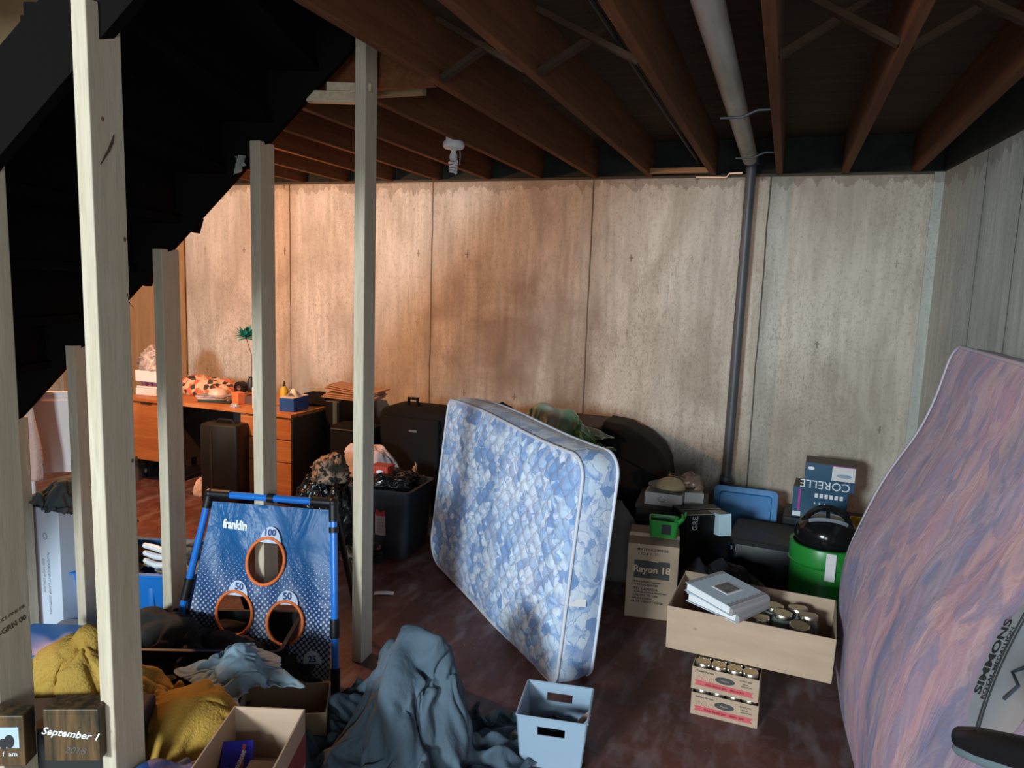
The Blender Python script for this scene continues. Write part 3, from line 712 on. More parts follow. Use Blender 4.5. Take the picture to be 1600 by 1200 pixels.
o = obj('black_pouch', heap(.08, .075, .10, 9, 7, .12, .05, .6, 60, 24), M_BLKF, smooth='all'); q = inb(.085, .10, .006); o.location = q; o.scale = (1, 1, .95); tag(o, 'black pouch lying inside the grey storage bin', 'pouch')
t2 = thing('scrub_brush', 'wooden handled brush sticking up in the grey storage bin', 'brush', tuple(inb(.175, .055, .112)), rz+40)
obj('handle', MB().tube([(0, 0, 0), (.03, .01, .025), (.065, .015, .04)], [.008, .010, .009], 8), mat('light_handle_wood', (.5, .36, .24), .6), t2, True)
obj('ferrule', MB().tube([(-.022, -.008, -.014), (0, 0, 0)], .011, 8), M_SILV, t2, True)
obj('blade', MB().tube([(-.055, -.02, -.04), (-.022, -.008, -.014)], [.003, .007], 8), M_WHITE, t2, True)

# tall shipping carton and green toy basket --------------------------------
o_, rz, wd = front_frame((975, 962), (1047, 953)); print('rayon', o_, rz, wd)
rz = 8; t = thing('cardboard_box', 'closed cardboard carton printed Rayon 18, standing on the floor behind the blue mattress', 'box', (o_.x, o_.y, 0), rz)
BW, BD, BH = .245, .30, .375
obj('carton', rbox(0, 0, 0, BW, BD, BH, .004), M_CARDK, t)
obj('tape', MB().box(-.0015, .12, BH-.10, .0, .17, BH).box(0, .12, BH, BW, .17, BH+.001).box(BW, .12, BH-.10, BW+.0015, .17, BH), mat('clear_tape', (.40, .32, .24), .25), t)
obj('printed_panel', MB().box(.035, -.0012, .205, .205, 0, .295), mat('print_black', (.035, .035, .03), .8), t)
ftext('Rayon 18', .047, M_CARD, t, .12, -.001, .250, offset=.0012)
for s_, z, sz, x in (('MM IT 0 A 21905250', .350, .017, .12), ('PO #: 1   77', .328, .017, .105), ('Artistro Hold Creations', .187, .013, .10), ('S 18 RAYON DANCER', .171, .013, .09), ('TO: CANADA', .150, .019, .095), ('SUPPLIER STOCK # 70F5477 RAY', .133, .011, .12), ('CASE QTY: 775  2000', .117, .013, .095), ('MADE IN CHINA', .101, .013, .08), ('GROSS WEIGHT 14.2 Kgs', .085, .014, .105)):
    ftext(s_, sz, M_INK, t, x, -.0003, z, offset=.0004)
obj('glue_smear', MB().tube([(.105, -.002, .33), (.10, -.002, .30), (.15, -.002, .295)], .005, 6), M_CARD, t)
tb = t.matrix_world
t = thing('toy_basket', 'bright green plastic toy basket on top of the Rayon 18 carton', 'basket', tuple(tb @ Vector((.10, .12, BH+.002))), 8)
obj('basket_body', openbox(.13, .10, .085, .006, .008, .02), M_GREEN, t, True)
obj('side_window', MB().box(.055, -.008, .02, .10, -.001, .07), M_INK, t)
obj('handle_tab', MB().tube([(.125, .02, .07), (.155, .0, .105), (.15, .03, .12)], [.014, .010, .004], 6).tube([(.125, .04, .07), (.165, .05, .10), (.17, .06, .125)], [.012, .008, .003], 6).tube([(.12, .03, .07), (.125, .0, .115)], [.012, .004], 6), M_GREEN, t, True)

# jar cases and the long tray -----------------------------------------------
M_GLASS = mat('jar_glass', (.30, .34, .32), .08, coat=.3, transm=.5); M_LID = mat('brass_lid', (.50, .42, .26), .3, .9); M_LIDR = mat('tin_ring', (.62, .58, .48), .28, 1)
M_LABEL = mat('print_dark_oval', (.05, .05, .05), .7)
jar0 = None
def jar(loc, label, group, lid=True, rz=0, tilt=0, h=.10):
    global jar0
    if jar0 is None:
        t = thing('mason_jar', label, 'jar', (0, 0, 0), 0, group)
        obj('glass', MB().lathe([(.026, 0), (.031, .004), (.031, .065), (.026, .078), (.026, .082)], 20), M_GLASS, t, True)
        obj('lid', MB().lathe([(.0265, .080), (.0285, .082), (.0285, .094), (.027, .096), (.024, .0945)], 22), M_LIDR, t, True)
        obj('lid_disc', MB().lathe([(.0235, .093), (.0235, .0948)], 22), M_LID, t, True)
        jar0 = t
    else: t = dup(jar0, label=label); t['group'] = group
    t.matrix_world = T(loc[0], loc[1], loc[2], rz, tilt); return t
o_, rz, wd = front_frame((1078, 1114), (1183, 1139)); print('case', o_, rz, wd)
CW, CD, CH = wd, .17, .088
def case(z, label, dx=0, dr=0):
    t = thing('jar_case', label, 'box', (o_.x+dx, o_.y, z), rz+dr, 'printed cardboard cases of jars')
    obj('tray', openbox(CW, CD, CH, .003, 0, .002, 1), M_CARD, t)
    obj('ribbon_print', MB().prism([(.012, .018), (.02, .028), (.012, .038), (CW-.018, .034), (CW-.026, .024), (CW-.018, .014)], -.0012, 0), M_PINKI, t)
    ftext('Wide Mouth Jars    Mason Jars', .0115, mat('dark_red_print', (.30, .02, .03), .8), t, CW*.5, -.0014, .026, offset=.0003)
    ov = [(CW*.50+.036*cos(q/24*2*pi), .056+.0135*sin(q/24*2*pi)) for q in range(24)]
    obj('oval_badge', MB().prism(ov, -.0014, 0), M_LABEL, t)
    ftext('Mason', .011, M_CARD, t, CW*.5, -.0016, .0565)
    ftext('Golden Harvest', .010, M_LABEL, t, CW*.20, -.0012, .075)
    ftext('12 PINT JARS', .008, M_LABEL, t, CW*.80, -.0012, .072); ftext('500 mL', .007, M_LABEL, t, CW*.80, -.0012, .060); ftext('REGULAR LIDS', .006, M_LABEL, t, CW*.82, -.0012, .051)
    for (x, z_) in ((.03, .045), (.05, .05), (.075, .045)):
        obj('fruit_print', MB().tube([(x+.009*cos(q/10*2*pi), -.0008, z_+.009*sin(q/10*2*pi)) for q in range(10)], .0006, 4, True), M_PINKI, t)
    ob = t.matrix_world
    for i in range(4):
        for j in range(3):
            q = ob @ Vector((.036+i*(CW-.072)/3, .034+j*(CD-.068)/2, .004)); jar(q, 'glass jar packed upright in the %s cardboard jar case' % label.split()[0], 'jars in the %s case' % label.split()[0])
    return t
case(0.0, 'lower printed cardboard jar case, resting on the floor under another case')
case(.103, 'upper printed cardboard jar case, directly beneath the big open carton', -.004, -1.0)
a = atz(1040, 1011, .207); b = atz(1299, 1069, .207); d = b-a; print('tray', a, b, d.length)
TW, TD, TH = d.length, .37, .172
t = thing('open_carton', 'wide open plain cardboard carton balanced on two jar cases', 'box', (a.x, a.y, .2075), math.degrees(atan2(d.y, d.x)))
obj('carton', openbox(TW, TD, TH, .004, .003, .002, 1), M_CARD, t)
obj('flap_edge', MB().box(.0, TD-.006, TH*.6, TW*.16, TD-.001, TH+.012), M_CARDK, t)
ftext('3B', .013, M_CARDK, t, TW*.18, -.002, .10)
tr = t.matrix_world; trz = math.degrees(atan2(d.y, d.x))
rnd = random.Random(3)
for (x, y, dz, tl, lb) in ((.310, .22, .045, 14, 'jar with brass lid nearest the white albums in the open carton'), (.37, .13, .02, -8, 'jar lid low beside the front edge of the open carton'), (.40, .245, .05, 10, 'jar with dark gold lid at the back middle of the open carton'),
                       (.435, .175, .055, 6, 'jar with large brass lid in the middle of the open carton'), (.50, .26, .045, -6, 'jar with brass lid by the back right of the open carton'), (.505, .115, .05, 16, 'smaller tilted jar lid near the front right of the open carton'),
                       (.535, .19, .052, -10, 'jar with brass lid next to the right end of the open carton'), (.31, .07, .02, 5, 'jar half hidden under the white albums in the open carton')):
    j = jar(tr @ Vector((x-.03, y, .006+dz*.6)), lb, 'jars in the open carton', rz=rnd.uniform(0, 90), tilt=tl*.6); j.scale = (1.3,)*3
# two albums on the tray
M_ALB = mat('pale_blue_album', (.50, .58, .64), .6, bump=.15, bscale=120); M_SPINE = mat('grey_album_spine', (.33, .31, .31), .7)
def album(loc, rz_, label, rx, ry):
    t = thing('photo_album', label, 'album', loc, rz_, None, rx, ry); w_, d_, h_ = .225, .215, .036
    obj('pages', rbox(.006, .004, .004, w_-.006, d_-.004, h_-.004, .002), M_PAPER, t)
    obj('cover', MB().box(0, 0, 0, w_, d_, .003).box(0, 0, h_-.003, w_, d_, h_), M_ALB, t)
    obj('spine', MB().loft([[(w_-.002, 0, 0), (w_+.012, 0, .006), (w_+.014, 0, h_/2), (w_+.012, 0, h_-.006), (w_-.002, 0, h_)], [(w_-.002, d_, 0), (w_+.012, d_, .006), (w_+.014, d_, h_/2), (w_+.012, d_, h_-.006), (w_-.002, d_, h_)]]), M_SPINE, t)
    for x0, sg in ((w_-.02, 1),):
        pts = [(x0+(.004*(-1)**k), k*d_/18) for k in range(19)]
        vs = [(x, y, h_+.0008) for x, y in pts]+[(w_, y, h_+.0008) for x, y in pts]; obj('scalloped_trim', MB().add(vs, [(k, k+1, k+20, k+19) for k in range(18)]), M_SPINE, t)
        pts = [(.018+(.004*(-1)**k), k*d_/18) for k in range(19)]
        vs = [(x, y, h_+.0008) for x, y in pts]+[(0, y, h_+.0008) for x, y in pts]; obj('scalloped_trim', MB().add(vs, [(k, k+1, k+20, k+19) for k in range(18)]), M_SPINE, t)
    obj('window_frame', MB().box(.075, .065, h_, .155, .155, h_+.002), M_WCARD, t)
    g_ = MATS.get('album_photo') or mat('album_photo', (.22, .18, .15), .3, col2=(.03, .05, .05), vscale=60)
    obj('cover_photo', MB().box(.082, .072, h_+.0022, .148, .148, h_+.003), g_, t)
    return t
q = tr @ Vector((.215, -.005, TH-.012))
album(tr @ Vector((.055, .075, TH+.001)), trz-26, 'lower pale photo album under another album on the open carton' , 0, 2)
album(tr @ Vector((.045, .085, TH+.039)), trz-33, 'upper pale blue photo album with a photo window in its cover', 1, 4)

# ---------------------------------------------------------------- back right group
def bx(name, label, cat, pL, pR, z, dep, h, m, part='body', b=.003, group=None, dr=0):
    o_, rz_, wd_ = front_frame(pL, pR, z)
    t = thing(name, label, cat, (o_.x, o_.y, z), rz_+dr, group); obj(part, rbox(0, 0, 0, wd_, dep, h, b), m, t); return t, wd_
# dark wooden crates
M_OLDW = mat('dark_grey_box', (.085, .072, .065), .6, var=.45, vscale=6, bump=.1)
t = thing('wooden_crate', 'dark grey wooden crate with a latch, low behind the Rayon 18 carton', 'crate', (-.71, 4.24, 0), 4)
obj('body', rbox(.02, 0, 0, .36, .34, .245, .006), M_OLDW, t); obj('latch', MB().box(.17, -.008, .16, .21, 0, .20), M_METAL, t)
t = thing('wooden_box', 'flat dark wooden box on the grey crate, carrying the white boxes', 'box', (-.735, 4.20, .247), 4)
obj('body', rbox(0, 0, 0, .40, .40, .075, .004), M_OLDW, t); obj('lid', rbox(-.006, -.006, .0755, .406, .406, .10, .005), M_OLDW, t)
kb = t.matrix_world
t = thing('white_box', 'small white cardboard box under the dark plate on the flat wooden box', 'box', tuple(kb @ Vector((.045, .02, .1005))), 2); obj('body', rbox(0, 0, 0, .215, .14, .075, .003), M_WCARD, t); obj('silver_print', MB().tube([(.10+.02*cos(q/8*pi*2), -.001, .04+.014*sin(q/8*pi*2)) for q in range(8)], .002, 4, True), M_METAL, t)
t = thing('white_box', 'second white box, right of the one under the dark plate', 'box', tuple(kb @ Vector((.27, .10, .1005))), 10); obj('body', rbox(0, 0, 0, .11, .12, .075, .003), M_WCARD, t)
t = thing('dark_plate', 'shallow dark plate on the small white boxes', 'plate', tuple(kb @ Vector((.19, .12, .178)))); obj('dish', MB().lathe([(.05, 0), (.09, .006), (.135, .022), (.137, .025), (.09, .011), (.05, .006)], 32), M_DGREY, t, True)
o = obj('cream_bowl', MB().lathe([(.088, 0), (.085, .02), (.068, .045), (.035, .062), (.01, .066)], 28), mat('cream_glaze', (.62, .50, .28), .45), smooth=True); o.location = kb @ Vector((.185, .09, .192)); tag(o, 'upturned cream bowl on the dark plate', 'bowl')
o = obj('snack_bag', heap(.075, .06, .085, 5, 7, .1, .06, .7, 50, 20), mat('clear_brown_wrap', (.50, .33, .24), .25, col2=(.30, .20, .15), vscale=30), smooth='all'); o.location = kb @ Vector((.30, .20, .178)); tag(o, 'clear bag of brown biscuits beside the cream bowl', 'bag')
o = obj('metal_tongs', MB().tube([(0, 0, 0), (.05, -.03, .008), (.09, -.05, -.01)], .005, 6).tube([(0, .01, .01), (.05, -.015, .02), (.10, -.035, .0)], .004, 6), M_SILV, smooth=True); o.location = kb @ Vector((.17, .13, .26)); tag(o, 'shiny tongs lying against the cream bowl', 'tongs')

# black fabric chair / covered things along the wall
def draped(name, label, cat, P, y0, y1, m, wob=.01, parent=None):
    """a long curved-top thing: top profile P in x-z, from y0 to y1, standing on the floor"""
    n = len(P); L0 = []
    prof_ = []
    for i in range(n-1):
        for k in range(6):
            q = k/6; prof_.append((P[i][0]*(1-q)+P[i+1][0]*q, P[i][1]*(1-q)+P[i+1][1]*q))
    prof_.append(P[-1])
    lo = []
    for k in range(9):
        y = y0+(y1-y0)*k/8
        e_ = min(k, 8-k); dz = -.03 if e_ == 0 else 0
        lo.append([(x, y, max(0, z+dz+wob*nz(x*5, y*5, 2))) for x, z in prof_]+[(prof_[-1][0], y, 0), (prof_[0][0], y, 0)])
    o = obj(name, MB().loft(lo), m, parent, True)
    if not parent: tag(o, label, cat)
    return o
def XZ(px, py, Y): v = aty(px, py, Y); return (v.x, v.z)
M_BLKC = mat('black_cover', (.005, .005, .0055), .85, bump=.2, bscale=50)
t = thing('armchair', 'black upholstered armchair with a sloping curved side, against the back wall', 'chair', (0, 0, 0))
draped('seat_body', '', '', [XZ(938, 668, 4.7), XZ(942, 660, 4.7), XZ(975, 666, 4.7), XZ(1005, 684, 4.7), XZ(1030, 706, 4.7), XZ(1040, 725, 4.7), XZ(1048, 800, 4.7)], 4.68, 5.05, M_BLKC, .008, t)
draped('arm', '', '', [XZ(938, 720, 4.6), XZ(960, 715, 4.6), XZ(1000, 735, 4.6), XZ(1008, 790, 4.6)], 4.62, 4.67, M_BLKC, .008, t)
t = thing('black_box', 'flat topped black box between the green plastic bag and the armchair', 'box', (aty(868, 662, 4.6).x, 4.6, 0), 0); hh = aty(905, 664, 4.6).z+.03
obj('body', rbox(0, 0, 0, .29, .42, hh-.06, .004), M_BLKC, t); obj('lid', rbox(-.01, -.01, hh-.058, .30, .43, hh-.03, .004), mat('brown_black_lid', (.05, .036, .034), .7), t)
o = obj('grey_cushion', heap(.17, .10, .42, 12, 5, .05, .02, .55, 60, 24), mat('grey_brown_cloth', (.115, .10, .095), .95, bump=.3, bscale=60), smooth='all'); q = atz(965, 905); o.location = (-.85, 3.93, 0); tag(o, 'grey-brown cushion stuffed between the blue mattress and the crate', 'cushion')
q = aty(858, 700, 4.2); PBAG = (q.x+.05, 4.12, .665); M_PBAG = mat('green_film_bag', (.05, .28, .03), .25, col2=(.42, .44, .38), vscale=6, bump=.4, bscale=30, coat=.5)
o = obj('storage_chest', rbox(-.26, -.19, 0, .26, .19, .662, .02), M_BLKC); o.location = (q.x, 4.12, 0); o.rotation_euler = (0, 0, 0); tag(o, 'black chest under the green plastic bag', 'chest')
# black rucksack behind the mattress
t = thing('rucksack', 'black rucksack with a loop, showing above the back edge of the blue mattress', 'bag', (aty(765, 640, 4.45).x, 4.5, 0))
hh = aty(765, 634, 4.4).z
obj('bag_body', heap(.24, .15, hh-.02, 21, 5, .03, .01, .35, 70, 26, 0, .04), M_BLKF, t, 'all')
obj('loop', MB().tube([(-.16, 0, hh-.05), (-.15, 0, hh+.0), (-.11, 0, hh+.0), (-.09, 0, hh-.05)], .012, 6), M_BLKF, t, True)

# blue plastic tote lid propped upright, recessed side to the camera
q0 = aty(1113, 812, 4.72); q1 = aty(1212, 812, 4.72); zt = aty(1160, 768, 4.8).z
print('blue tote', q0, q1, zt)
t = thing('tote_lid', 'shallow blue plastic tote lid propped upright against the back wall, right of the grey pipe', 'tray', (q0.x, 4.72, q0.z-.02), 0, None, 0)
t.matrix_world = T(q0.x, 4.72, q0.z-.02, 0, 68)
LW = q1.x-q0.x; LH = .24
lo = [rrect(0, 0, LW, LH, .03, 0), rrect(-.004, -.004, LW+.004, LH+.004, .032, .028), rrect(.004, .004, LW-.004, LH-.004, .03, .028), rrect(.03, .03, LW-.03, LH-.03, .02, .026), rrect(.036, .036, LW-.036, LH-.036, .02, .010)]
obj('lid_panel', MB().loft(lo), M_BLUE2, t, True)
o_ = atz(1138, 880); t = thing('plastic_tote', 'blue plastic tote standing under the propped blue lid', 'tote', (q0.x+.13, 4.34, 0), 0)
obj('body', openbox(.30, .44, q0.z-.03, .006, .0, .03, 4, .008), M_BLUEP, t, True)
obj('handle_ledge', rbox(.04, -.03, q0.z-.06, .22, -.002, q0.z-.04, .004), M_BLUEP, t)

# printed dinnerware boxes, upper one upside down
M_CORN = mat('navy_gloss_card', (.012, .055, .10), .35, col2=(.02, .09, .17), vscale=2); M_CORTOP = mat('brown_card_top', (.14, .12, .09), .7, var=.3)
o_ = aty(1240, 806, 4.6)
BZ = aty(1245, 808, 4.66).z
def corelle(px0, px1, pyb, pyt, Y, label, dr, name='dinnerware_box', zb=None):
    a = aty(px0, pyb, Y); b = aty(px1, pyb, Y); top = aty((px0+px1)/2, pyt, Y).z
    z0 = a.z if zb is None else zb
    t = thing(name, label, 'box', (a.x, Y, z0), dr); w_ = b.x-a.x; h_ = top-z0
    obj('carton', rbox(0, 0, 0, w_, .22, h_, .002), M_CORN, t); obj('carton_top', MB().box(0, 0, h_, w_, .22, h_+.0015), M_CORTOP, t)
    return t, w_, h_
t, w_, h_ = corelle(1236, 1322, 806, 764, 4.62, 'lower dark blue dinnerware box with small white pictures', -4)
C1T = t.location.z+h_
obj('purple_stripe', MB().box(.03, -.001, .04, .042, 0, h_-.01), mat('magenta_print', (.45, .03, .30), .5), t)
for k in range(6): obj('dish_picture', MB().box(.12+.027*k, -.001, h_*.72, .138+.027*k, 0, h_*.86), M_WINK, t)
for k in range(3): obj('dish_picture', MB().box(.12+.027*k, -.001, h_*.50, .126+.027*k, 0, h_*.56), M_WINK, t)
obj('white_corner_print', MB().box(.005, -.001, .008, .05, 0, .035), M_WINK, t)
LO = t.location
t = thing('dinnerware_box', 'upper dark blue dinnerware box lying upside down on another box', 'box', (aty(1252, 770, 4.60).x+.01, 4.60, C1T+.002), -3)
w_ = aty(1327, 770, 4.6).x-aty(1248, 770, 4.6).x; h_ = aty(1290, 726, 4.6).z-C1T
obj('carton', rbox(0, 0, 0, w_, .20, h_, .002), M_CORN, t); obj('carton_top', MB().box(0, 0, h_, w_, .20, h_+.0015), M_CORTOP, t)
ftext('CORELLE', .068, M_WINK, t, w_*.42, 0, h_*.20, rot=180, sx=.98)
obj('picture_panel', MB().box(w_*.54, -.001, h_*.42, w_-.002, 0, h_*.96), M_WCARD, t); obj('magenta_line', MB().box(w_*.54, -.0015, h_*.955, w_, 0, h_*.985), MATS['magenta_print'], t)
ov = [(w_*.78+.04*cos(q/16*2*pi), h_*.62+.012*sin(q/16*2*pi)) for q in range(16)]; obj('plate_picture', MB().prism(ov, -.0018, 0), M_BIN, t)
ov = [(w_*.12+.018*cos(q/16*2*pi), h_*.80+.010*sin(q/16*2*pi)) for q in range(16)]; obj('snowflake_mark', MB().prism(ov, -.0014, 0), M_WINK, t)
zb = LO.z
o = obj('black_crate', rbox(-.05, -.02, 0, .44, .30, zb-.003, .01), M_BLACK); o.location = (LO.x, 4.62, 0); o.rotation_euler = (0, 0, radians(-4)); tag(o, 'black plastic crate supporting the two dinnerware boxes', 'crate')

# black tote with lid
a = atz(1138, 862, .2); t = thing('storage_tote', 'black plastic storage tote with a closed lid, left of the green drum', 'tote', (aty(1138, 850, 4.12).x, 4.12, 0), -3)
hz_ = aty(1200, 850, 4.12).z; print('black tote top', hz_)
w_ = aty(1262, 850, 4.12).x-aty(1138, 850, 4.12).x
obj('body', rbox(.02, .02, 0, w_-.02, .40, hz_-.02, .02), M_BLACK, t, True); obj('lid', MB().loft([rrect(0, 0, w_, .42, .03, hz_-.025), rrect(0, 0, w_, .42, .03, hz_), rrect(.015, .015, w_-.015, .405, .03, hz_+.004), rrect(.03, .03, w_-.03, .39, .03, hz_-.004)]), M_BLACK, t, True)
ftext('3 1', .03, M_METAL, t, .03, .0, hz_-.05)
# low black case with white print, and a white carton
t = thing('black_case', 'slanted black case with white printing beside the grey crate', 'case', (aty(1072, 850, 4.05).x, 4.02, 0), 32)
hz2 = aty(1078, 800, 4.1).z
obj('body', rbox(0, 0, 0, .26, .20, hz2, .006), M_BLACK, t); ftext('GRE', .045, M_WINK, t, .05, 0, hz2-.045, rot=90)
obj('top_trim', MB().box(.01, .0, hz2, .25, .012, hz2+.003).box(.01, .10, hz2, .25, .107, hz2+.003), M_METAL, t)
t = thing('small_carton', 'small white and pale blue carton tilted beside the black tote', 'box', tuple(aty(1124, 838, 4.06)), 35, None, -8)
obj('body', rbox(0, 0, 0, .075, .14, .12, .002), mat('ice_blue_card', (.50, .66, .72), .6), t); obj('top_face', MB().box(0, 0, .12, .075, .14, .1212), M_METAL, t)
o = obj('dark_duffel', pile(.28, .17, .25, 31, 6, .2, 10), mat('dark_purple_nylon', (.012, .011, .018), .7, bump=.3, bscale=50), smooth='all'); q = atz(1110, 905); o.location = (-.20, 3.75, 0); tag(o, 'dark purplish duffel bag behind the open carton', 'bag')
# green drum with a black heater on it
c_ = aty(1288, 868, 3.86); print('drum', c_)
t = thing('green_tub', 'bright green round tub with a white strap, under the black floor fan', 'tub', (c_.x, 3.90, 0), 0)
zg = aty(1288, 856, 3.8).z; print('zg', zg)
obj('tub_body', MB().lathe([(.125, 0), (.150, .02), (.160, zg-.10), (.168, zg-.095), (.170, zg-.09), (.165, zg-.085), (.168, zg-.005), (.165, zg), (.15, zg), (.145, zg-.05)], 40), M_GREEN, t, True)
obj('strap', MB().box(-.0, -.176, zg-.14, .045, -.168, zg-.004), M_WCARD, t)
t = thing('floor_fan', 'black round appliance with a looped handle sitting in the green tub', 'appliance', (c_.x, 3.90, zg-.035), 0); t.scale = (1.0, 1.0, 1.25)
obj('housing', MB().lathe([(.10, 0), (.135, .02), (.150, .055), (.145, .09), (.115, .12), (.06, .135), (.02, .138)], 36), mat('gloss_black', (.008, .008, .009), .15), t, True)
obj('handle', MB().tube([(.115*cos(q/16*pi), -.03, .075+.10*sin(q/16*pi)) for q in range(17)], .013, 8), MATS['gloss_black'], t, True)
obj('grille_bar', MB().tube([(0, -.115, .10), (0, -.03, .165)], .010, 6), MATS['gloss_black'], t, True)
obj('chrome_band', MB().tube([(.105*cos(q/16*pi), -.075-.02*sin(q/16*pi), .11+.03*sin(q/16*pi)) for q in range(3, 14)], .008, 6), mat('satin_band', (.45, .5, .55), .3, .6), t, True)
t = thing('yellow_bin', 'yellow plastic bin edge behind the green tub', 'bin', (aty(1326, 845, 4.1).x, 4.10, 0), -6); hz3 = aty(1335, 823, 4.1).z
obj('body', openbox(.18, .2, hz3, .005, .006, .02), mat('yellow_plastic', (.62, .42, .03), .5), t, True)

# black padded bar near the camera at lower right
q = aty(1500, 1140, 1.25); print('bar', q)
a = aty(1492, 1150, 1.0); b = aty(1640, 1190, .90)
t = thing('pushchair_handle', 'black padded bar with a grey underside, cut by the lower right corner', 'handlebar', (0, 0, 0))
dv = (b-a); P_ = [a+dv*k for k in (0, .06, .3, .7, 1.0, 1.6)]
obj('padded_grip', MB().tube([tuple(v) for v in P_], [.004, .013, .018, .020, .020, .020], 14), M_BLACK, t, 'all')
obj('underside', MB().tube([tuple(v+Vector((0, 0, -.015))) for v in P_], [.003, .008, .012, .015, .015, .015], 12), mat('grey_teal_plastic', (.12, .16, .17), .5), t, 'all')
ee = P_[-1]; obj('support_leg', MB().tube([tuple(ee+Vector((0, 0, -.03))), (ee.x+.05, ee.y, .0)], .014, 10), M_BLACK, t, True)
# ---------------------------------------------------------------- desk by the back wall
DY = 4.15; dl = aty(196, 622, DY).x; dr_ = aty(455, 642, DY).x; dz_ = aty(330, 634, DY).z
print('desk', dl, dr_, dz_)
t = thing('desk', 'orange-brown wooden pedestal desk covered in clutter against the back wall', 'desk', (dl, DY, 0), 0)
DWd = dr_-dl; DDd = .72; kx0 = aty(262, 640, DY).x-dl; kx1 = aty(375, 650, DY).x-dl
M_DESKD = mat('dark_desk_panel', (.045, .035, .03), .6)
obj('desktop', rbox(-.01, -.015, dz_-.025, DWd+.01, DDd, dz_, .003), M_DESK, t)
pz = aty(240, 722, DY).z
def ped(x0, x1, z0, nd, hs):
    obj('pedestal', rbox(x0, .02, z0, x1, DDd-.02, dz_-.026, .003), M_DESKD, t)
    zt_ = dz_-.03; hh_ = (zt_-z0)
    for k in range(nd):
        a_ = zt_-hh_*hs[k]; b_ = zt_-hh_*hs[k+1]+.006
        dd = obj('drawer', rbox(x0+.004, 0, b_, x1-.004, .02, a_, .003), M_DESK, t)
        obj('drawer_pull', MB().box((x0+x1)/2-.05, -.006, a_-.012, (x0+x1)/2+.05, 0, a_-.004), M_DESKD, dd)
ped(0, kx0, pz, 1, [0, 1]); ped(kx1, DWd, .06, 3, [0, .28, .56, 1])
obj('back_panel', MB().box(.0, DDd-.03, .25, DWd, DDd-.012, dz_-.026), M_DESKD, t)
for x in (.02, DWd-.05, kx0-.04): obj('leg', MB().box(x, .05, 0, x+.03, .08, .06 if x > 1 else pz), M_DESKD, t); obj('leg', MB().box(x, DDd-.1, 0, x+.03, DDd-.07, .3), M_DESKD, t)
dk = lambda px, py, yy: aty(px, py, yy).x
def on(name, label, cat, px, yy, rz=0, dz=0.0, group=None): return thing(name, label, cat, (dk(px, 615, yy), yy, dz_+.001+dz), rz, group)
M_PINKW = mat('warm_white_foam', (.72, .68, .64), .7); M_PURP = mat('purple_tins', (.14, .02, .06), .4, col2=(.35, .12, .14), vscale=40)
t = on('foam_box', 'white foam box at the bottom of the stack on the left end of the desk', 'box', 212, 4.24, 4); obj('body', rbox(0, 0, 0, .19, .16, .055, .004), M_PINKW, t)
t = on('tin_tray', 'tray of dark purple tins between two white foam boxes on the desk', 'tray', 214, 4.25, 4, .0565); obj('tray', rbox(0, 0, 0, .19, .15, .012, .002), M_PINKW, t)
for k in range(3): obj('tin', MB().lathe([(.028, .0125), (.028, .05)], 16, T(.04+.055*k, .04)), M_PURP, t, True)
t = on('foam_box', 'white foam box at the top of the stack, under the clear wrap', 'box', 212, 4.23, 3, .108); obj('body', rbox(0, 0, 0, .235, .19, .085, .004), M_PINKW, t)
o = obj('clear_wrap', heap(.13, .10, .165, 8, 11, .18, .14, .6, 90, 30), mat('clear_crinkle', (.55, .47, .42), .12, bump=.9, bscale=30, col2=(.22, .17, .15), vscale=18, coat=.8), smooth='all')
q = on('x', 'x x x x', 'x', 243, 4.32); o.location = (q.location.x, 4.33, dz_+.195); bpy.data.objects.remove(q); tag(o, 'bundle of crinkled clear plastic wrap on the white foam boxes', 'wrap')
o = obj('gift_ribbon', MB().tube([(.03*cos(k/10*2*pi), .0, .04+.035*sin(k/10*2*pi)) for k in range(10)], .012, 6, True), mat('peach_cloth', (.60, .36, .24), .9, col2=(.3, .14, .1), vscale=20), smooth=True)
o.location = (dk(258, 615, 4.22), 4.20, dz_+.014); tag(o, 'rolled peach ribbon beside the foam boxes on the desk', 'ribbon')
gF = NT('poppy_print_cloth'); v = gF.vor(gF.tc, 26, 'F1', 'Color'); cs = gF.sep(v)[1]
c = gF.ramp(cs, [(0, (.60, .40, .26)), (.4, (.55, .13, .06)), (.62, (.62, .42, .28)), (.82, (.05, .035, .03))], 'CONSTANT'); gF.color(c); gF.rough(.9)
o = obj('printed_cloth', pile(.32, .18, .13, 14, 8, .3, 0), gF.m, smooth='all'); o.location = (dk(322, 600, 4.62), 4.60, dz_+.001); tag(o, 'folded cloth printed with red poppies at the back of the desk', 'cloth')
t = on('magazine_stack', 'stack of magazines on a dark folder at the front of the desk', 'magazines', 308, 4.22, 10)
obj('dark_folder', rbox(0, 0, 0, .26, .20, .022, .002), mat('dark_green_cover', (.02, .045, .03), .5), t)
MG = mat('glossy_print', (.48, .38, .36), .35, col2=(.16, .13, .16), vscale=24)
for k in range(4):
    obj('magazine', MB().box(0, 0, 0, .24, .18, .006, T(.0-.01*k, .005*k, .0225+.0065*k, [3, -4, 8, -2][k])), MG if k % 2 else mat('peach_page', (.66, .48, .38), .5), t)
t = on('ceramic_bowl', 'upturned pinkish white ceramic bowl in the middle of the desk', 'bowl', 341, 4.36, 0, .03); obj('bowl', MB().lathe([(.075, 0), (.072, .02), (.05, .055), (.035, .06), (.005, .061)], 28), mat('pinkish_glaze', (.68, .50, .42), .4), t, True)
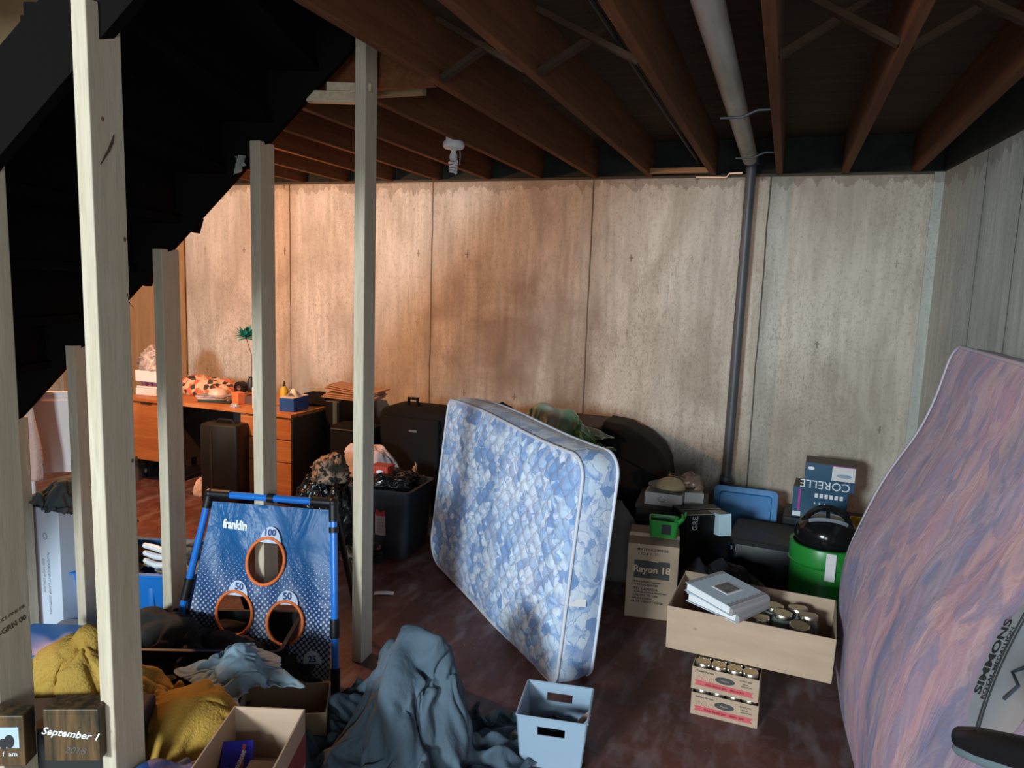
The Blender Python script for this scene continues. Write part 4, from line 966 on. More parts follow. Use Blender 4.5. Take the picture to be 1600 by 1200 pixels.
t = on('small_box', 'small orange and white box right of the ceramic bowl', 'box', 362, 4.30, -15, .0); obj('body', rbox(0, 0, 0, .075, .06, .085, .002), mat('orange_print', (.75, .22, .08), .5), t); obj('side_print', MB().box(-.001, .0, .03, 0, .06, .08), M_WINK, t)
t = on('coil_of_tape', 'dark roll lying on its side at the back of the desk', 'tape', 380, 4.52, 0, .0); obj('roll', MB().lathe([(.02, 0), (.045, 0), (.045, .05), (.02, .05), (.02, 0)], 24, T(0, 0, .09, 0, 90), cap=False), M_BLACK, t, True); obj('core', MB().lathe([(.019, .002), (.019, .048)], 16, T(0, 0, .09, 0, 90), cap=False), MATS['cardboard'], t, True)
obj('wooden_base', rbox(-.06, -.055, 0, .08, .02, .044, .003), mat('brown_base', (.28, .12, .05), .6), t)
t = on('video_case', 'small dark case lying at the front right of the desk', 'case', 382, 4.33, -5); obj('body', rbox(0, 0, 0, .08, .12, .055, .002), mat('brown_dark_card', (.10, .06, .05), .5), t)
o = obj('wrapper', heap(.04, .03, .025, 3, 7, .2, .1, .7, 40, 12), mat('silver_wrapper', (.45, .44, .46), .3, .3), smooth='all'); o.location = (dk(366, 622, 4.19), 4.19, dz_+.001); tag(o, 'crumpled silvery wrapper at the front edge of the desk', 'wrapper')
t = on('white_tube', 'tall white cylinder standing near the right end of the desk', 'bottle', 400, 4.22); obj('body', MB().lathe([(.024, 0), (.026, .006), (.026, .15), (.022, .156)], 20), M_PINKW, t, True); obj('cap', MB().lathe([(.022, .157), (.022, .235), (.019, .24)], 20), M_WHITE, t, True)
t = on('squeeze_bottle', 'yellow squeeze bottle with a dark nozzle beside the tissue box', 'bottle', 444, 4.52); obj('body', MB().lathe([(.03, 0), (.032, .01), (.030, .10), (.014, .125)], 20), mat('mustard_plastic', (.62, .36, .02), .4), t, True); obj('nozzle', MB().lathe([(.012, .126), (.006, .15), (.004, .165)], 12), M_INK, t, True)
t = on('tissue_box', 'blue tissue box with a white tissue on the right end of the desk', 'tissue box', 436, 4.22, 6); obj('body', rbox(0, 0, 0, .115, .20, .095, .002), mat('royal_blue_card', (.02, .10, .42), .4), t); obj('box_top', MB().box(0, 0, .095, .115, .20, .0965), M_PINKW, t)
obj('tissue', MB().grid(lambda u, v: (.02+.08*u+.01*sin(7*v), .05+.09*v, .0975+.055*(sin(pi*u)*(1-abs(v-.5)))), 10, 10), M_PAPER, t, 'all')
# teal flower in the white cylinder region
def flower(t, c, R_, m, m2):
    rnd = random.Random(5)
    for k in range(42):
        a_ = k*2.399; e_ = .15+1.3*(k/42); L_ = R_*(.75+.35*rnd.random())
        d_ = Vector((cos(a_)*cos(e_-.4), sin(a_)*cos(e_-.4), sin(e_-.4))); sd = d_.cross(Vector((0, 0, 1))).normalized()*.017
        up = sd.cross(d_).normalized()*.003
        P = Vector(c); mid = P+d_*L_*.6; tip = P+d_*L_
        obj('petal', MB().add([tuple(P), tuple(mid+sd), tuple(tip), tuple(mid-sd), tuple(mid+up*2)], [(0, 1, 4), (1, 2, 4), (2, 3, 4), (3, 0, 4)]), m if k % 3 else m2, t)
fx_ = aty(379, 527, 4.82)
t = thing('artificial_flower', 'teal artificial flower on a thin stem standing behind the desk clutter', 'flower', (fx_.x+.06, 4.84, dz_+.001))
M_TEAL = mat('teal_petals', (.02, .30, .24), .5); M_TEAL2 = mat('dark_teal_petals', (.01, .10, .08), .5)
obj('stem', MB().tube([(0, 0, .0), (.01, 0, .2), (.01, 0, .30), (-.03, -.01, fx_.z-dz_-.01)], .003, 6), mat('brown_stem', (.16, .08, .04), .7), t, True)
obj('vase', MB().lathe([(.03, 0), (.038, .03), (.028, .08), (.016, .11), (.02, .12)], 20), M_DGREY, t, True)
flower(t, (-.03, -.01, fx_.z-dz_), .115, M_TEAL, M_TEAL2)
# black cabinet with paper bags on it, at the right end of the desk
cx0 = aty(462, 620, 4.55).x; cx1 = aty(545, 620, 4.62).x; cz = aty(500, 622, 4.55).z; print('cab', cx0, cx1, cz)
t = thing('cabinet', 'black cabinet between the desk and the black suitcase, carrying paper bags', 'cabinet', (dr_+.03, 4.5, 0))
obj('body', rbox(0, 0, 0, cx1-dr_-.03, .50, cz, .01), M_BLACK, t); obj('green_edge', MB().box(cx1-dr_-.085, -.004, .25, cx1-dr_-.05, 0, cz-.01), mat('green_grey_trim', (.07, .11, .095), .5), t)
bags0 = None
for k in range(6):
    t = thing('paper_bag', ['bottom', 'second from the bottom', 'third from the bottom', 'fourth from the bottom', 'second from the top', 'topmost'][k]+' folded brown paper bag on the black cabinet', 'bag', (dr_-.02+.012*(k % 3), 4.53+.01*k, cz+.003+.0125*k), [5, 2, 6, 3, 8, 4][k], 'folded paper bags on the black cabinet')
    obj('folded_bag', MB().grid(lambda u, v: (u*.40, v*.20, .004+(.03*(1-u)**2 if k > 2 else .01*(1-u)**2)), 10, 2), mat('kraft_paper', (.50, .30, .18), .8, var=.1), t, sol=.008)
    obj('folded_mouth', rbox(.37, 0, .0, .405, .20, .010, .004), mat('pink_kraft', (.62, .34, .24), .8), t)
o = obj('black_cloth', pile(.17, .10, .09, 17, 7, .2, 0), M_BLKF, smooth='all'); o.location = (dr_-.10, 4.62, dz_+.001); tag(o, 'black cloth bundled on the right end of the desk under the paper bags', 'cloth')
# black amplifier-like case under the desk
q = aty(320, 770, 4.0); q2 = aty(372, 770, 4.0)
t = thing('upright_case', 'black upright case with a curved handle standing in front of the desk kneehole', 'case', (q.x+.0, 3.96, 0), 8)
ww = q2.x-q.x; hh = aty(345, 664, 3.98).z; print('case', ww, hh)
obj('body', rbox(0, 0, 0, ww, .16, hh, .02), mat('black_green_shell', (.006, .008, .007), .5), t, True); obj('front_seam', MB().box(ww*.30, -.003, .03, ww*.33, 0, hh-.04), M_RUB, t)
obj('handle', MB().tube([(ww*.3, .08, hh-.005), (ww*.35, .08, hh+.02), (ww*.7, .08, hh+.02), (ww*.78, .08, hh-.005)], .010, 8), M_BLACK, t, True)
o = obj('crumpled_paper', heap(.05, .04, .09, 5, 7, .15, .1, .7, 40, 16), mat('pinkish_paper', (.66, .50, .44), .9), smooth='all'); q = aty(313, 750, 4.1); o.location = (q.x, 4.10, 0.0); o.scale = (1, 1, 1.3); tag(o, 'crumpled pale paper on the floor left of the upright black case', 'paper')
o = obj('shade_heap', heap(.30, .18, .30, 41, 7, .1, .05, .5, 60, 20), M_BLKF, smooth='all'); o.location = (aty(230, 760, 4.45).x, 4.50, 0); tag(o, 'black heap standing in for shade under the left pedestal of the desk', 'bundle')  # black heap placed where only shadow lies below the pedestal

# ---------------------------------------------------------------- luggage, bin and bags mid left
xa, xb = aty(590, 650, 4.35).x, aty(700, 650, 4.35).x; zt_ = aty(640, 640, 4.35).z
t = thing('suitcase', 'large black fabric suitcase with a top handle, left of the blue mattress', 'suitcase', (xa, 4.35, 0), 0)
obj('body', rbox(0, 0, .03, xb-xa, .36, zt_, .05), M_BLKF, t, True); obj('front_pocket', rbox(.06, -.03, .10, xb-xa-.05, .01, zt_-.05, .03), M_BLKF, t, True)
obj('handle', MB().tube([(.14, .18, zt_-.01), (.145, .18, zt_+.045), (.21, .18, zt_+.045), (.215, .18, zt_-.01)], .013, 8), M_BLKF, t, True)
obj('badge', MB().box(.26, -.034, zt_-.145, .32, -.029, zt_-.13), M_METAL, t)
xa2, xb2 = aty(516, 650, 4.3).x, aty(580, 650, 4.3).x; zz = aty(535, 664, 4.3).z
t = thing('suitcase', 'smaller black suitcase behind the white printed pillow', 'suitcase', (xa2, 4.28, 0), 0); obj('body', rbox(0, 0, .02, xb2-xa2, .20, zz, .03), M_BLKF, t, True); obj('piping', MB().tube([(.02, -.002, zz-.03), (xb2-xa2-.02, -.002, zz-.03)], .006, 6), M_DGREY, t)
# dark trash bin
o_, rz, wd = front_frame((548, 862), (640, 869)); print('trash', o_, rz, wd)
wd = .34; t = thing('trash_bin', 'dark grey square rubbish bin with a sticker, heaped with things, left of the mattress', 'bin', (o_.x+.01, 3.62, 0), 3)
zb = aty(600, 768, 3.60).z; print('trash top', zb)
obj('body', openbox(wd, .32, zb, .006, .022, .03, 4, .012), M_DGREY, t, True)
obj('sticker', MB().box(.150, -.014, .13, .215, -.004, .33), mat('pale_sticker', (.46, .38, .38), .7), t)
obj('red_symbol', MB().prism([(.155, .245), (.213, .245), (.213, .29), (.184, .262), (.155, .29)], -.0155, -.0141), mat('red_print', (.50, .03, .03), .6), t)
for k in range(5): ftext('IIIII II', .018, mat('grey_print', (.22, .20, .20), .8), t, .182, -.0150, .15+.018*k)
tb = t.matrix_world
o = obj('garbage_bag', heap(.165, .15, .085, 51, 11, .10, .08, .5, 90, 26), mat('glossy_black_film', (.008, .008, .009), .15, bump=.7, bscale=26), smooth='all'); o.location = tb @ Vector((.17, .15, zb-.03)); o.scale = (1, 1, 1.25); tag(o, 'shiny black bag filling the dark grey rubbish bin', 'bag')
t = thing('gift_box', 'small red striped box with an oval label on top of the rubbish bin', 'box', tuple(aty(578, 750, 3.70)), 2)
gR = NT('red_striped_card'); s_ = gR.sep(gR.tc); c = gR.mix(gR.math('GREATER_THAN', gR.math('SINE', gR.math('MULTIPLY', s_[0], 420)), .2), (.60, .07, .03), (.36, .03, .03)); gR.color(c)
obj('carton', rbox(0, 0, 0, .115, .09, .09, .002), gR.m, t); ovl = [(.066+.024*cos(k/20*2*pi), .055+.011*sin(k/20*2*pi)) for k in range(20)]; obj('oval_label', MB().prism(ovl, -.0015, 0), M_WINK, t)
o = obj('printed_pillow', heap(.20, .10, .20, 61, 5, .06, .02, .45, 70, 24), mat('white_printed_cotton', (.66, .58, .58), .9, col2=(.52, .42, .44), vscale=9, bump=.3, bscale=24), smooth='all'); q = aty(568, 740, 3.98); o.location = (q.x, 4.06, .33); tag(o, 'white printed pillow lying behind the rubbish bin', 'pillow')
o = obj('black_hamper', rbox(-.20, -.12, 0, .20, .12, .328, .02), M_BLACK); o.location = (q.x, 4.06, 0); tag(o, 'black hamper holding up the white printed pillow', 'hamper')
gC = NT('camouflage_cloth'); v = gC.noise(gC.tc, 16, 3); c = gC.ramp(v, [(0, (.05, .045, .03)), (.44, (.22, .15, .10)), (.52, (.38, .28, .20)), (.6, (.035, .03, .025))], 'CONSTANT'); gC.color(c); gC.rough(.9); M_CAMO = gC.m
o = obj('camouflage_bundle', heap(.11, .10, .15, 71, 6, .12, .08, .6, 60, 24), M_CAMO, smooth='all'); q = aty(510, 772, 3.75); o.location = (q.x, 3.78, .36); tag(o, 'brown camouflage cloth bundle on top of the shiny black bags', 'cloth')
o = obj('garbage_bag', heap(.17, .15, .37, 72, 9, .15, .10, .5, 100, 36), MATS['glossy_black_film'], smooth='all'); o.location = (q.x-.08, 3.82, 0); tag(o, 'shiny black bag on the floor behind the blue target game', 'bag')
o = obj('garbage_bag', heap(.10, .09, .33, 73, 7, .10, .06, .5, 60, 30), MATS['glossy_black_film'], smooth='all'); o.location = (aty(535, 800, 3.7).x, 3.66, 0); tag(o, 'narrow shiny black bag squeezed against the left side of the rubbish bin', 'bag')
# small toys on the floor
o_ = atz(596, 884); t = thing('toy_car', 'small black toy car with a red light, in front of the rubbish bin', 'toy', (o_.x-.06, o_.y+.02, 0), 15)
obj('body', rbox(-.07, 0, .02, .05, .08, .07, .015), M_BLACK, t, True); obj('cabin', rbox(-.04, .01, .07, .03, .07, .10, .01), M_CAMO, t, True)
for x in (-.045, .03):
    for y in (-.008, .075): obj('wheel', MB().cyl((0, 0, 0), .024, .018, 16, T(x, y+.012, .024, 0, 90)), M_RUB, t, True)
obj('red_light', MB().sphere((.02, -.002, .085), .006), mat('red_lens', (.6, .05, .05), .3), t, True)
o = obj('brown_shoe', heap(.07, .045, .075, 81, 4, .08, .05, .5, 50, 18), M_CAMO, smooth='all'); q = atz(543, 880); o.location = (q.x-.01, q.y+.06, 0); tag(o, 'brown patterned shoe on the floor left of the toy car', 'shoe')
o = obj('pink_bag', heap(.09, .10, .37, 85, 7, .12, .05, .5, 50, 26), mat('pink_brown_film', (.33, .22, .19), .5, bump=.4, bscale=30), smooth='all'); q = aty(645, 780, 4.0); o.location = (q.x, 4.05, 0); tag(o, 'pinkish brown bag between the rubbish bin and the blue mattress', 'bag')
t = thing('strap_frame', 'grey plastic strap frame hanging between the rubbish bin and the mattress', 'frame', tuple(aty(640, 830, 3.9)), 10)
t.location.z = 0; zq = aty(640, 782, 3.9).z
obj('frame_bar', MB().tube([(-.02, 0, zq-.02), (.03, 0, zq), (.035, 0, zq-.06)], .012, 6).tube([(.012, 0, zq-.05), (.0, 0, zq-.20)], .012, 6).tube([(.0, 0, zq-.2), (.0, .01, .0)], .008, 6), M_METAL, t, True)
# paper on the floor
o = obj('paper_note', MB().grid(lambda u, v: (u*.10, v*.04, .001+.003*sin(3*u)), 8, 3), M_PAPER, sol=.0006); q = atz(584, 930); o.location = (q.x, q.y, .0015); o.rotation_euler = (0, 0, radians(24)); tag(o, 'small white paper slip on the floor near the tallest rear post', 'paper')

# ---------------------------------------------------------------- left: chairs, boxes, tote
M_CHAIR = mat('white_resin', (.62, .56, .54), .45)
def garden_chair(loc, rz, label, dz=0):
    t = thing('plastic_chair', label, 'chair', (loc[0], loc[1], loc[2]+dz), rz, 'stacked white plastic chairs')
    obj('backrest', MB().loft([rrect(-.21, 0, .21, .025, .01, .40), rrect(-.22, .03, .22, .055, .01, .6), rrect(-.205, .05, .205, .075, .01, .80), rrect(-.18, .055, .18, .08, .01, .84)]), M_CHAIR, t, True)
    obj('seat', rbox(-.21, -.42, .40, .21, .02, .425, .01), M_CHAIR, t, True)
    for x in (-.19, .19):
        obj('leg', MB().tube([(x*1.1, -.42, 0), (x, -.38, .41)], .018, 8), M_CHAIR, t, True); obj('leg', MB().tube([(x*1.1, .06, 0), (x, .02, .42)], .018, 8), M_CHAIR, t, True)
        obj('armrest', MB().tube([(x*1.02, .04, .62), (x*1.15, -.2, .62), (x*1.12, -.40, .60), (x, -.40, .42)], .016, 8), M_CHAIR, t, True)
    return t
q = aty(72, 700, 3.05); print('chair', q, aty(72, 627, 3.05), aty(110, 627, 3.05))
zc = aty(72, 627, 3.05).z
garden_chair((q.x-.03, 3.05, 0), 214, 'lower white plastic chair of the stack behind the long white carton'); garden_chair((q.x-.03, 3.05, 0), 214, 'upper white plastic chair of the stack, carrying a pinkish towel', max(.05, zc-.85))
# towel hanging over the chair back
tw = T(q.x-.03, 3.05, max(.05, zc-.85), 214)
def towel(u, v):
    s_ = v*.62; x = .185-.24*u
    if s_ < .10: y, z = .09-s_*.6, .835+.02*sin(s_*20)
    else: y, z = .02-.05*(1-(s_-.1)/.52)-.055, .85-(s_-.10)
    y += .014*sin(u*17+v*3)
    return (x+.01*sin(v*6), .135-(y-.012), z+.012)
t = tag(obj('towel', MB().grid(towel, 40, 30), mat('pinkish_brown_towel', (.50, .33, .27), .95, bump=.4, bscale=80), smooth='all', sol=.008), 'pinkish brown towel hanging over the back of the upper white plastic chair', 'towel')
t.matrix_world = tw
# long white carton with vertical print
o_, rz, wd = front_frame((62, 998), (88, 1000)); 
a = atz(62, 1000); t = thing('long_carton', 'tall narrow white carton with vertical printing, topped by a dark green cloth', 'box', (a.x-.05, a.y+.02, 0), -6)
hz = aty(85, 800, a.y).z; print('longcarton', a, hz)
obj('carton', rbox(0, 0, 0, .20, .20, hz, .003), mat('cool_white_card', (.56, .62, .72), .6), t)
ftext('FLUORESCENT LAMP DISPOSAL', .020, mat('pale_print', (.26, .30, .34), .8), t, .12, 0, hz*.45, rot=-90); ftext('DO NOT CRUSH', .020, MATS['pale_print'], t, .085, 0, hz*.50, rot=-90)
obj('recycle_mark', MB().tube([(.105+.014*cos(k/8*2*pi), -.001, hz*.80+.014*sin(k/8*2*pi)) for k in range(8)], .002, 4, True), MATS['pale_print'], t); obj('green_mark', MB().box(.115, -.001, .04, .13, 0, .07), mat('green_print', (.1, .35, .22), .7), t)
GV, GF = sim_cloth(.30, .30, 50, .14, [(0, 0, .115, .115, .05), (.03, .0, .06, .07, .10)], 30, -.3, 31, .05, False)
o = tag(cloth_obj('green_garment', [(a, b, c+.3) for a, b, c in GV], GF, mat('dark_teal_cloth', (.040, .072, .075), .9, bump=.3, bscale=60, col2=(.07, .075, .08), vscale=5), None, .003), 'dark green garment heaped on the tall white carton', 'garment'); o.location = (a.x+.05, a.y+.12, hz+.006-.3)
t = thing('black_bin', 'black plastic bin between the white carton and the blue tote', 'bin', (aty(92, 900, 2.75).x, 2.75, 0), 20); zz = aty(110, 835, 2.78).z
obj('body', openbox(.30, .26, zz, .006, .01, .03, 4, .008), M_BLACK, t, True)
o = obj('black_jacket', pile(.14, .13, .17, 95, 9, .3, 60), M_BLKF, smooth='all'); o.location = t.matrix_world @ Vector((.15, .13, zz-.01)); tag(o, 'black jacket spilling out of the black bin', 'jacket')
# big blue tote with clothes
a = atz(104, 1003); b = atz(262, 1000); d = b-a; print('tote', a, b, d.length)
t = thing('recycling_tote', 'bright blue ribbed plastic tote full of clothes, behind the left posts', 'tote', (a.x+.02, a.y+.05, 0), 20)
zz = aty(250, 880, 2.40).z; TWd = .47; print('tote h', zz)
gB = M_BLUEP
obj('body', openbox(TWd, .34, zz-.01, .006, .035, .03, 4, .02), gB, t, True)
for k in range(5): obj('rib', rbox(.045+.09*k, -.028, .03, .075+.09*k, .006, zz-.06, .008), gB, t, True)
tb = t.matrix_world
TOTE_CL = []
M_JEAN = mat('grey_blue_cloth', (.17, .24, .28), .9, bump=.5, bscale=40)
for k, (x, y, h_, m_, lb, sd) in enumerate(((.13, .18, .09, M_BLKF, 'black top stuffed in the left side of the blue tote', 101), (.36, .20, .13, M_JEAN, 'grey-blue folded clothes in the right side of the blue tote', 102))):
    TOTE_CL.append((tb @ Vector((x, y, zz-.04)), m_, lb, k))
for k in range(3):
    o = obj('white_strap', MB().tube([(-.10, -.10, 0), (-.02, -.12, .004*k), (.07, -.115, .012-.01*k)], [.012, .014, .012], 8), M_WHITE, smooth=True); o.location = tb @ Vector((.38, .15, zz+.005+.035*k)); tag(o, ['lowest', 'middle', 'highest'][k]+' white sports strap across the clothes in the blue tote', 'strap')
# blue target game ------------------------------------------------------------
TLp = atz(325, 771, .62); 
BL_, BR_ = atz(268, 1040, 0), atz(524, 1078, 0)
dn = (BR_-BL_).normalized(); back = Vector((-dn.y, dn.x, 0))
def gpt(px, py):      # point on the leaning panel
    n_ = (back*cos(.20)+Vector((0, 0, -sin(.20)))).normalized(); d_ = ray(px, py); o0 = Vector((0, 0, H))
    k_ = (BR_-o0).dot(n_)/d_.dot(n_); return o0+d_*k_
C4 = {k: gpt(*v) for k, v in dict(TL=(328, 771), TR=(521, 786), BL=(262, 1048), BR=(524, 1080)).items()}
print({k: tuple(round(x, 3) for x in v) for k, v in C4.items()})
og = BL_.copy(); t = thing('target_game', 'blue framed tossing game with numbered orange-rimmed holes', 'game', tuple(og), math.degrees(atan2(dn.y, dn.x)))
inv = T(og.x, og.y, og.z, math.degrees(atan2(dn.y, dn.x))).inverted()
L4 = {k: inv @ v for k, v in C4.items()}
M_TUBEB = mat('blue_painted_tube', (.012, .17, .62), .22, coat=.6)
def bar(a, b, r=.0145, n='frame_tube', m=None): return obj(n, MB().tube([tuple(a), tuple(Vector(a).lerp(Vector(b), .5)), tuple(b)], r, 14), m or M_TUBEB, t, True)
bar(L4['TL'], L4['TR']); bar(L4['TL'], L4['BL']); bar(L4['TR'], L4['BR']); bar(L4['BL'], L4['BR'])
def sleeve(a, b, f0, f1, r=.019): a = Vector(a); b = Vector(b); obj('black_sleeve', MB().tube([tuple(a.lerp(b, f0)), tuple(a.lerp(b, f1))], r, 14), M_BLACK, t, True)
sleeve(L4['TL'], L4['TR'], 0, .17); sleeve(L4['TL'], L4['TR'], .83, 1); sleeve(L4['TL'], L4['TR'], .48, .53)
sleeve(L4['TL'], L4['BL'], 0, .08); sleeve(L4['TL'], L4['BL'], .48, .60); sleeve(L4['TR'], L4['BR'], 0, .10); sleeve(L4['TR'], L4['BR'], .13, .16); sleeve(L4['TR'], L4['BR'], .62, .72); sleeve(L4['TR'], L4['BR'], .88, 1)
for k in ('TL', 'TR'): obj('corner_joint', MB().sphere(tuple(L4[k]), .021), M_BLACK, t, True)
for k in ('TL', 'TR'):
    p = L4[k]; q_ = Vector((p.x, p.y+.30, -og.z)); bar(p, q_, .013, 'rear_leg', M_BLACK)
# canvas with holes
gG = NT('dotted_blue_canvas'); s_ = gG.sep(gG.tc)
rotv = gG.map((62, 62, 62), (0, radians(45), 0)); r_ = gG.sep(rotv)
fx2 = gG.math('SUBTRACT', gG.math('FRACT', r_[0]), .5); fz2 = gG.math('SUBTRACT', gG.math('FRACT', r_[2]), .5)
dd_ = gG.math('SQRT', gG.math('ADD', gG.math('MULTIPLY', fx2, fx2), gG.math('MULTIPLY', fz2, fz2)))
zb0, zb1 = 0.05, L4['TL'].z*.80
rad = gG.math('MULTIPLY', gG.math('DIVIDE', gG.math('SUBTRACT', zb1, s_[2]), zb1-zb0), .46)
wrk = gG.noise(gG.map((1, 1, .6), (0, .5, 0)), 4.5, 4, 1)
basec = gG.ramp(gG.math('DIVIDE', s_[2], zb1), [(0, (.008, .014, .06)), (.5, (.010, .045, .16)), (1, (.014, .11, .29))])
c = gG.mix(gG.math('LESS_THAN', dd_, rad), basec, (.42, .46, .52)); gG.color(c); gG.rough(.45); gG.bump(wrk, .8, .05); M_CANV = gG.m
NN = (C4['TR']-C4['TL']).cross(C4['BL']-C4['TL']).normalized()
def hole_pts(cx_, cy_, rx_, ry_, tilt, n=40, k=1.0):
    o_ = []
    for i in range(n):
        a_ = 2*pi*i/n; x = rx_*k*cos(a_); y = ry_*k*sin(a_); tt = radians(tilt)
        o_.append(inv @ gpt(cx_+x*cos(tt)-y*sin(tt), cy_+x*sin(tt)+y*cos(tt)))
    return o_
HOLES = [(417, 876, 28, 36, 12), (368, 957, 27, 34, 0), (447, 972, 27, 33, 4)]
def canvas_mesh():
    import bmesh
    import mathutils.geometry as mg
    bnd = [(333, 783), (520, 797), (519, 900), (518, 1000), (516, 1062), (400, 1050), (280, 1036), (298, 950), (312, 880)]
    V2 = []; E2 = []
    def loop(P):
        k0 = len(V2)
        for p in P: V2.append(Vector((p.x, p.z)))
        for i in range(len(P)): E2.append((k0+i, k0+(i+1) % len(P)))
    B = []
    for i in range(len(bnd)):
        for k in range(6):
            f_ = k/6; B.append(inv @ gpt(bnd[i][0]*(1-f_)+bnd[(i+1) % len(bnd)][0]*f_, bnd[i][1]*(1-f_)+bnd[(i+1) % len(bnd)][1]*f_))
    loop(B); rings = [hole_pts(*h) for h in HOLES]
    for r in rings: loop(r)
    zs = [p.z for p in B]; xs = [p.x for p in B]
    def inside(p, P):
        c_ = False; n_ = len(P)
        for i in range(n_):
            a_, b_ = P[i], P[i-1]
            if (a_.z > p[1]) != (b_.z > p[1]) and p[0] < (b_.x-a_.x)*(p[1]-a_.z)/(b_.z-a_.z)+a_.x: c_ = not c_
        return c_
    st_ = .02; x = min(xs)
    while x < max(xs):
        z = min(zs)
        while z < max(zs):
            if inside((x, z), B) and not any(inside((x, z), r) for r in rings) and min((Vector((p.x, p.z))-Vector((x, z))).length for r in rings+[B] for p in r) > .009: V2.append(Vector((x, z)))
            z += st_
        x += st_
    ov, oe, of, *_ = mg.delaunay_2d_cdt(V2, E2, [], 0, 1e-6)
    pl0 = L4['BR']; n_ = inv.to_3x3() @ ((back*cos(.20)+Vector((0, 0, -sin(.20)))).normalized())
    vs = []
    for v in ov:
        y = pl0.y-((v.x-pl0.x)*n_.x+(v.y-pl0.z)*n_.z)/n_.y
        y += .010*sin(v.x*22+v.y*9)*nz(v.x*6, v.y*3, 1)*2
        vs.append((v.x, y-.004, v.y))
    fs = []
    for f_ in of:
        cx_ = sum(ov[i].x for i in f_)/len(f_); cz_ = sum(ov[i].y for i in f_)/len(f_)
        if inside((cx_, cz_), B) and not any(inside((cx_, cz_), r) for r in rings): fs.append(tuple(f_))
    return MB().add(vs, fs)
cv = obj('canvas_sheet', canvas_mesh(), M_CANV, t, 'all')
M_OR = mat('orange_binding', (.80, .17, .03), .6)
off = Vector((0, -.010, 0))
for h in HOLES: obj('hole_rim', MB().tube([tuple(p+off) for p in hole_pts(*h, k=1.03)], .0065, 8, True), M_OR, t, 'all')
def onpanel(px, py, ang_=0):
    p = inv @ gpt(px, py); px_ = inv @ gpt(px+10, py); e1 = (px_-p).normalized(); n_ = inv.to_3x3() @ (-(back*cos(.20)+Vector((0, 0, -sin(.20))))); e2 = n_.cross(e1).normalized()
    m_ = Matrix((e1, e2, n_)).transposed().to_4x4(); m_.translation = p+n_*.012
    return m_ @ Matrix.Rotation(radians(ang_), 4, 'Z')
def badge(cx_, cy_, rx_, ry_, ang_):
    P = [onpanel(cx_, cy_, ang_) @ Vector((rx_*cos(a_/12*pi), ry_*sin(a_/12*pi), -.0015)) for a_ in range(13)]
    obj('score_badge', MB().add([tuple(p) for p in P], [tuple(range(13))]), mat('pale_blue_print', (.52, .60, .74), .6), t)
badge(424, 848, .046, .066, -6); badge(373, 930, .044, .062, -6); badge(451, 944, .046, .056, -2)
text('100', .036, M_NAVY, t, onpanel(424, 832, -4), offset=.0012); text('50', .038, M_NAVY, t, onpanel(376, 916, -8), offset=.0012); text('50', .038, M_NAVY, t, onpanel(451, 931, -1), offset=.0012)
badge(490, 1036, .040, .050, 0); text('25', .034, M_NAVY, t, onpanel(490, 1029, 0), offset=.0010); 
text('franklin', .050, M_WINK, t, onpanel(370, 820, -7), offset=.0022, sx=.72)
# ---------------------------------------------------------------- front left clutter
# dark container with clothes behind the yellow blanket
t = thing('dark_tote', 'black open tote heaped with dark clothes in front of the blue target game', 'tote', (-2.28, 1.93, 0), 22)
obj('body', openbox(.62, .30, .20, .006, .02, .03, 4, .01), M_BLACK, t, True); tb = t.matrix_world
CV, CF = sim_cloth(.34, .30, 52, .26, [(0, 0, .11, .10, .12), (-.07, .03, .06, .06, .15), (.08, -.02, .06, .05, .13)], 34, -.6, 11, .06)
print('clothes', max(v[2] for v in CV))
def crumple(name, m, label, cat, loc, rz=0, scale=1.0, flip=False, zs=1.0):
    o = cloth_obj(name, [(a, b, c*zs) for a, b, c in CV], CF, m, None, .003, scale, flip); o.location = loc; o.rotation_euler = (0, 0, radians(rz)); return tag(o, label, cat)
crumple('plastic_bag', M_PBAG, 'shiny green and clear plastic bag piled behind the blue mattress', 'bag', PBAG, 15, 1.05, False, 1.45)
crumple('dark_clothes', M_DARKC, 'dark olive clothes at the left of the black tote', 'clothes', tb @ Vector((.15, .13, .125)), 20, .98)
crumple('dark_clothes', mat('dark_brown_cloth', (.02, .017, .013), .95), 'dark brown clothes at the right of the black tote under the pale shirt', 'clothes', tb @ Vector((.44, .10, .055)), 160, .95, True)
M_PSH = mat('pale_blue_shirt', (.26, .38, .46), .9, bump=.5, bscale=40)
a1 = atz(375, 1022, .33); crumple('pale_shirt', M_PSH, 'pale blue shirt twisted on the dark clothes in front of the target game', 'shirt', (a1.x, a1.y, .25), -25, .62, False, .9)
# cardboard box behind, and open carton with medicine box
t = thing('cardboard_carton', 'half hidden open carton right of the dark clothes, below the number 25', 'box', tuple(atz(430, 1100, .0)), 30); t.location = (-1.62, 1.84, 0)
obj('carton', openbox(.30, .20, .13, .004, 0, .002, 1), M_CARDK, t)
cL, cR = atz(366, 1103, .40), atz(477, 1108, .40); print('front carton', cL, cR)
d = cR-cL; rz = math.degrees(atan2(d.y, d.x)); wd = d.length; dep = .36
t = thing('open_box', 'open cardboard box with red side stripe, holding a blue medicine packet', 'box', (0, 0, 0), rz)
bkv = Vector((-d.y, d.x, 0)).normalized(); org = cL-bkv*dep; t.matrix_world = T(org.x, org.y, .0, rz)
obj('carton', openbox(wd, dep, .40, .004, 0, .002, 1), M_CARD, t); obj('red_stripe', MB().box(wd, .0, .24, wd+.0012, dep, .33), mat('dull_red_print', (.22, .025, .025), .7), t)
obj('inner_divider', MB().box(wd*.50, dep*.35, .10, wd*.86, dep*.60, .34), M_BLACK, t)
tb = t.matrix_world
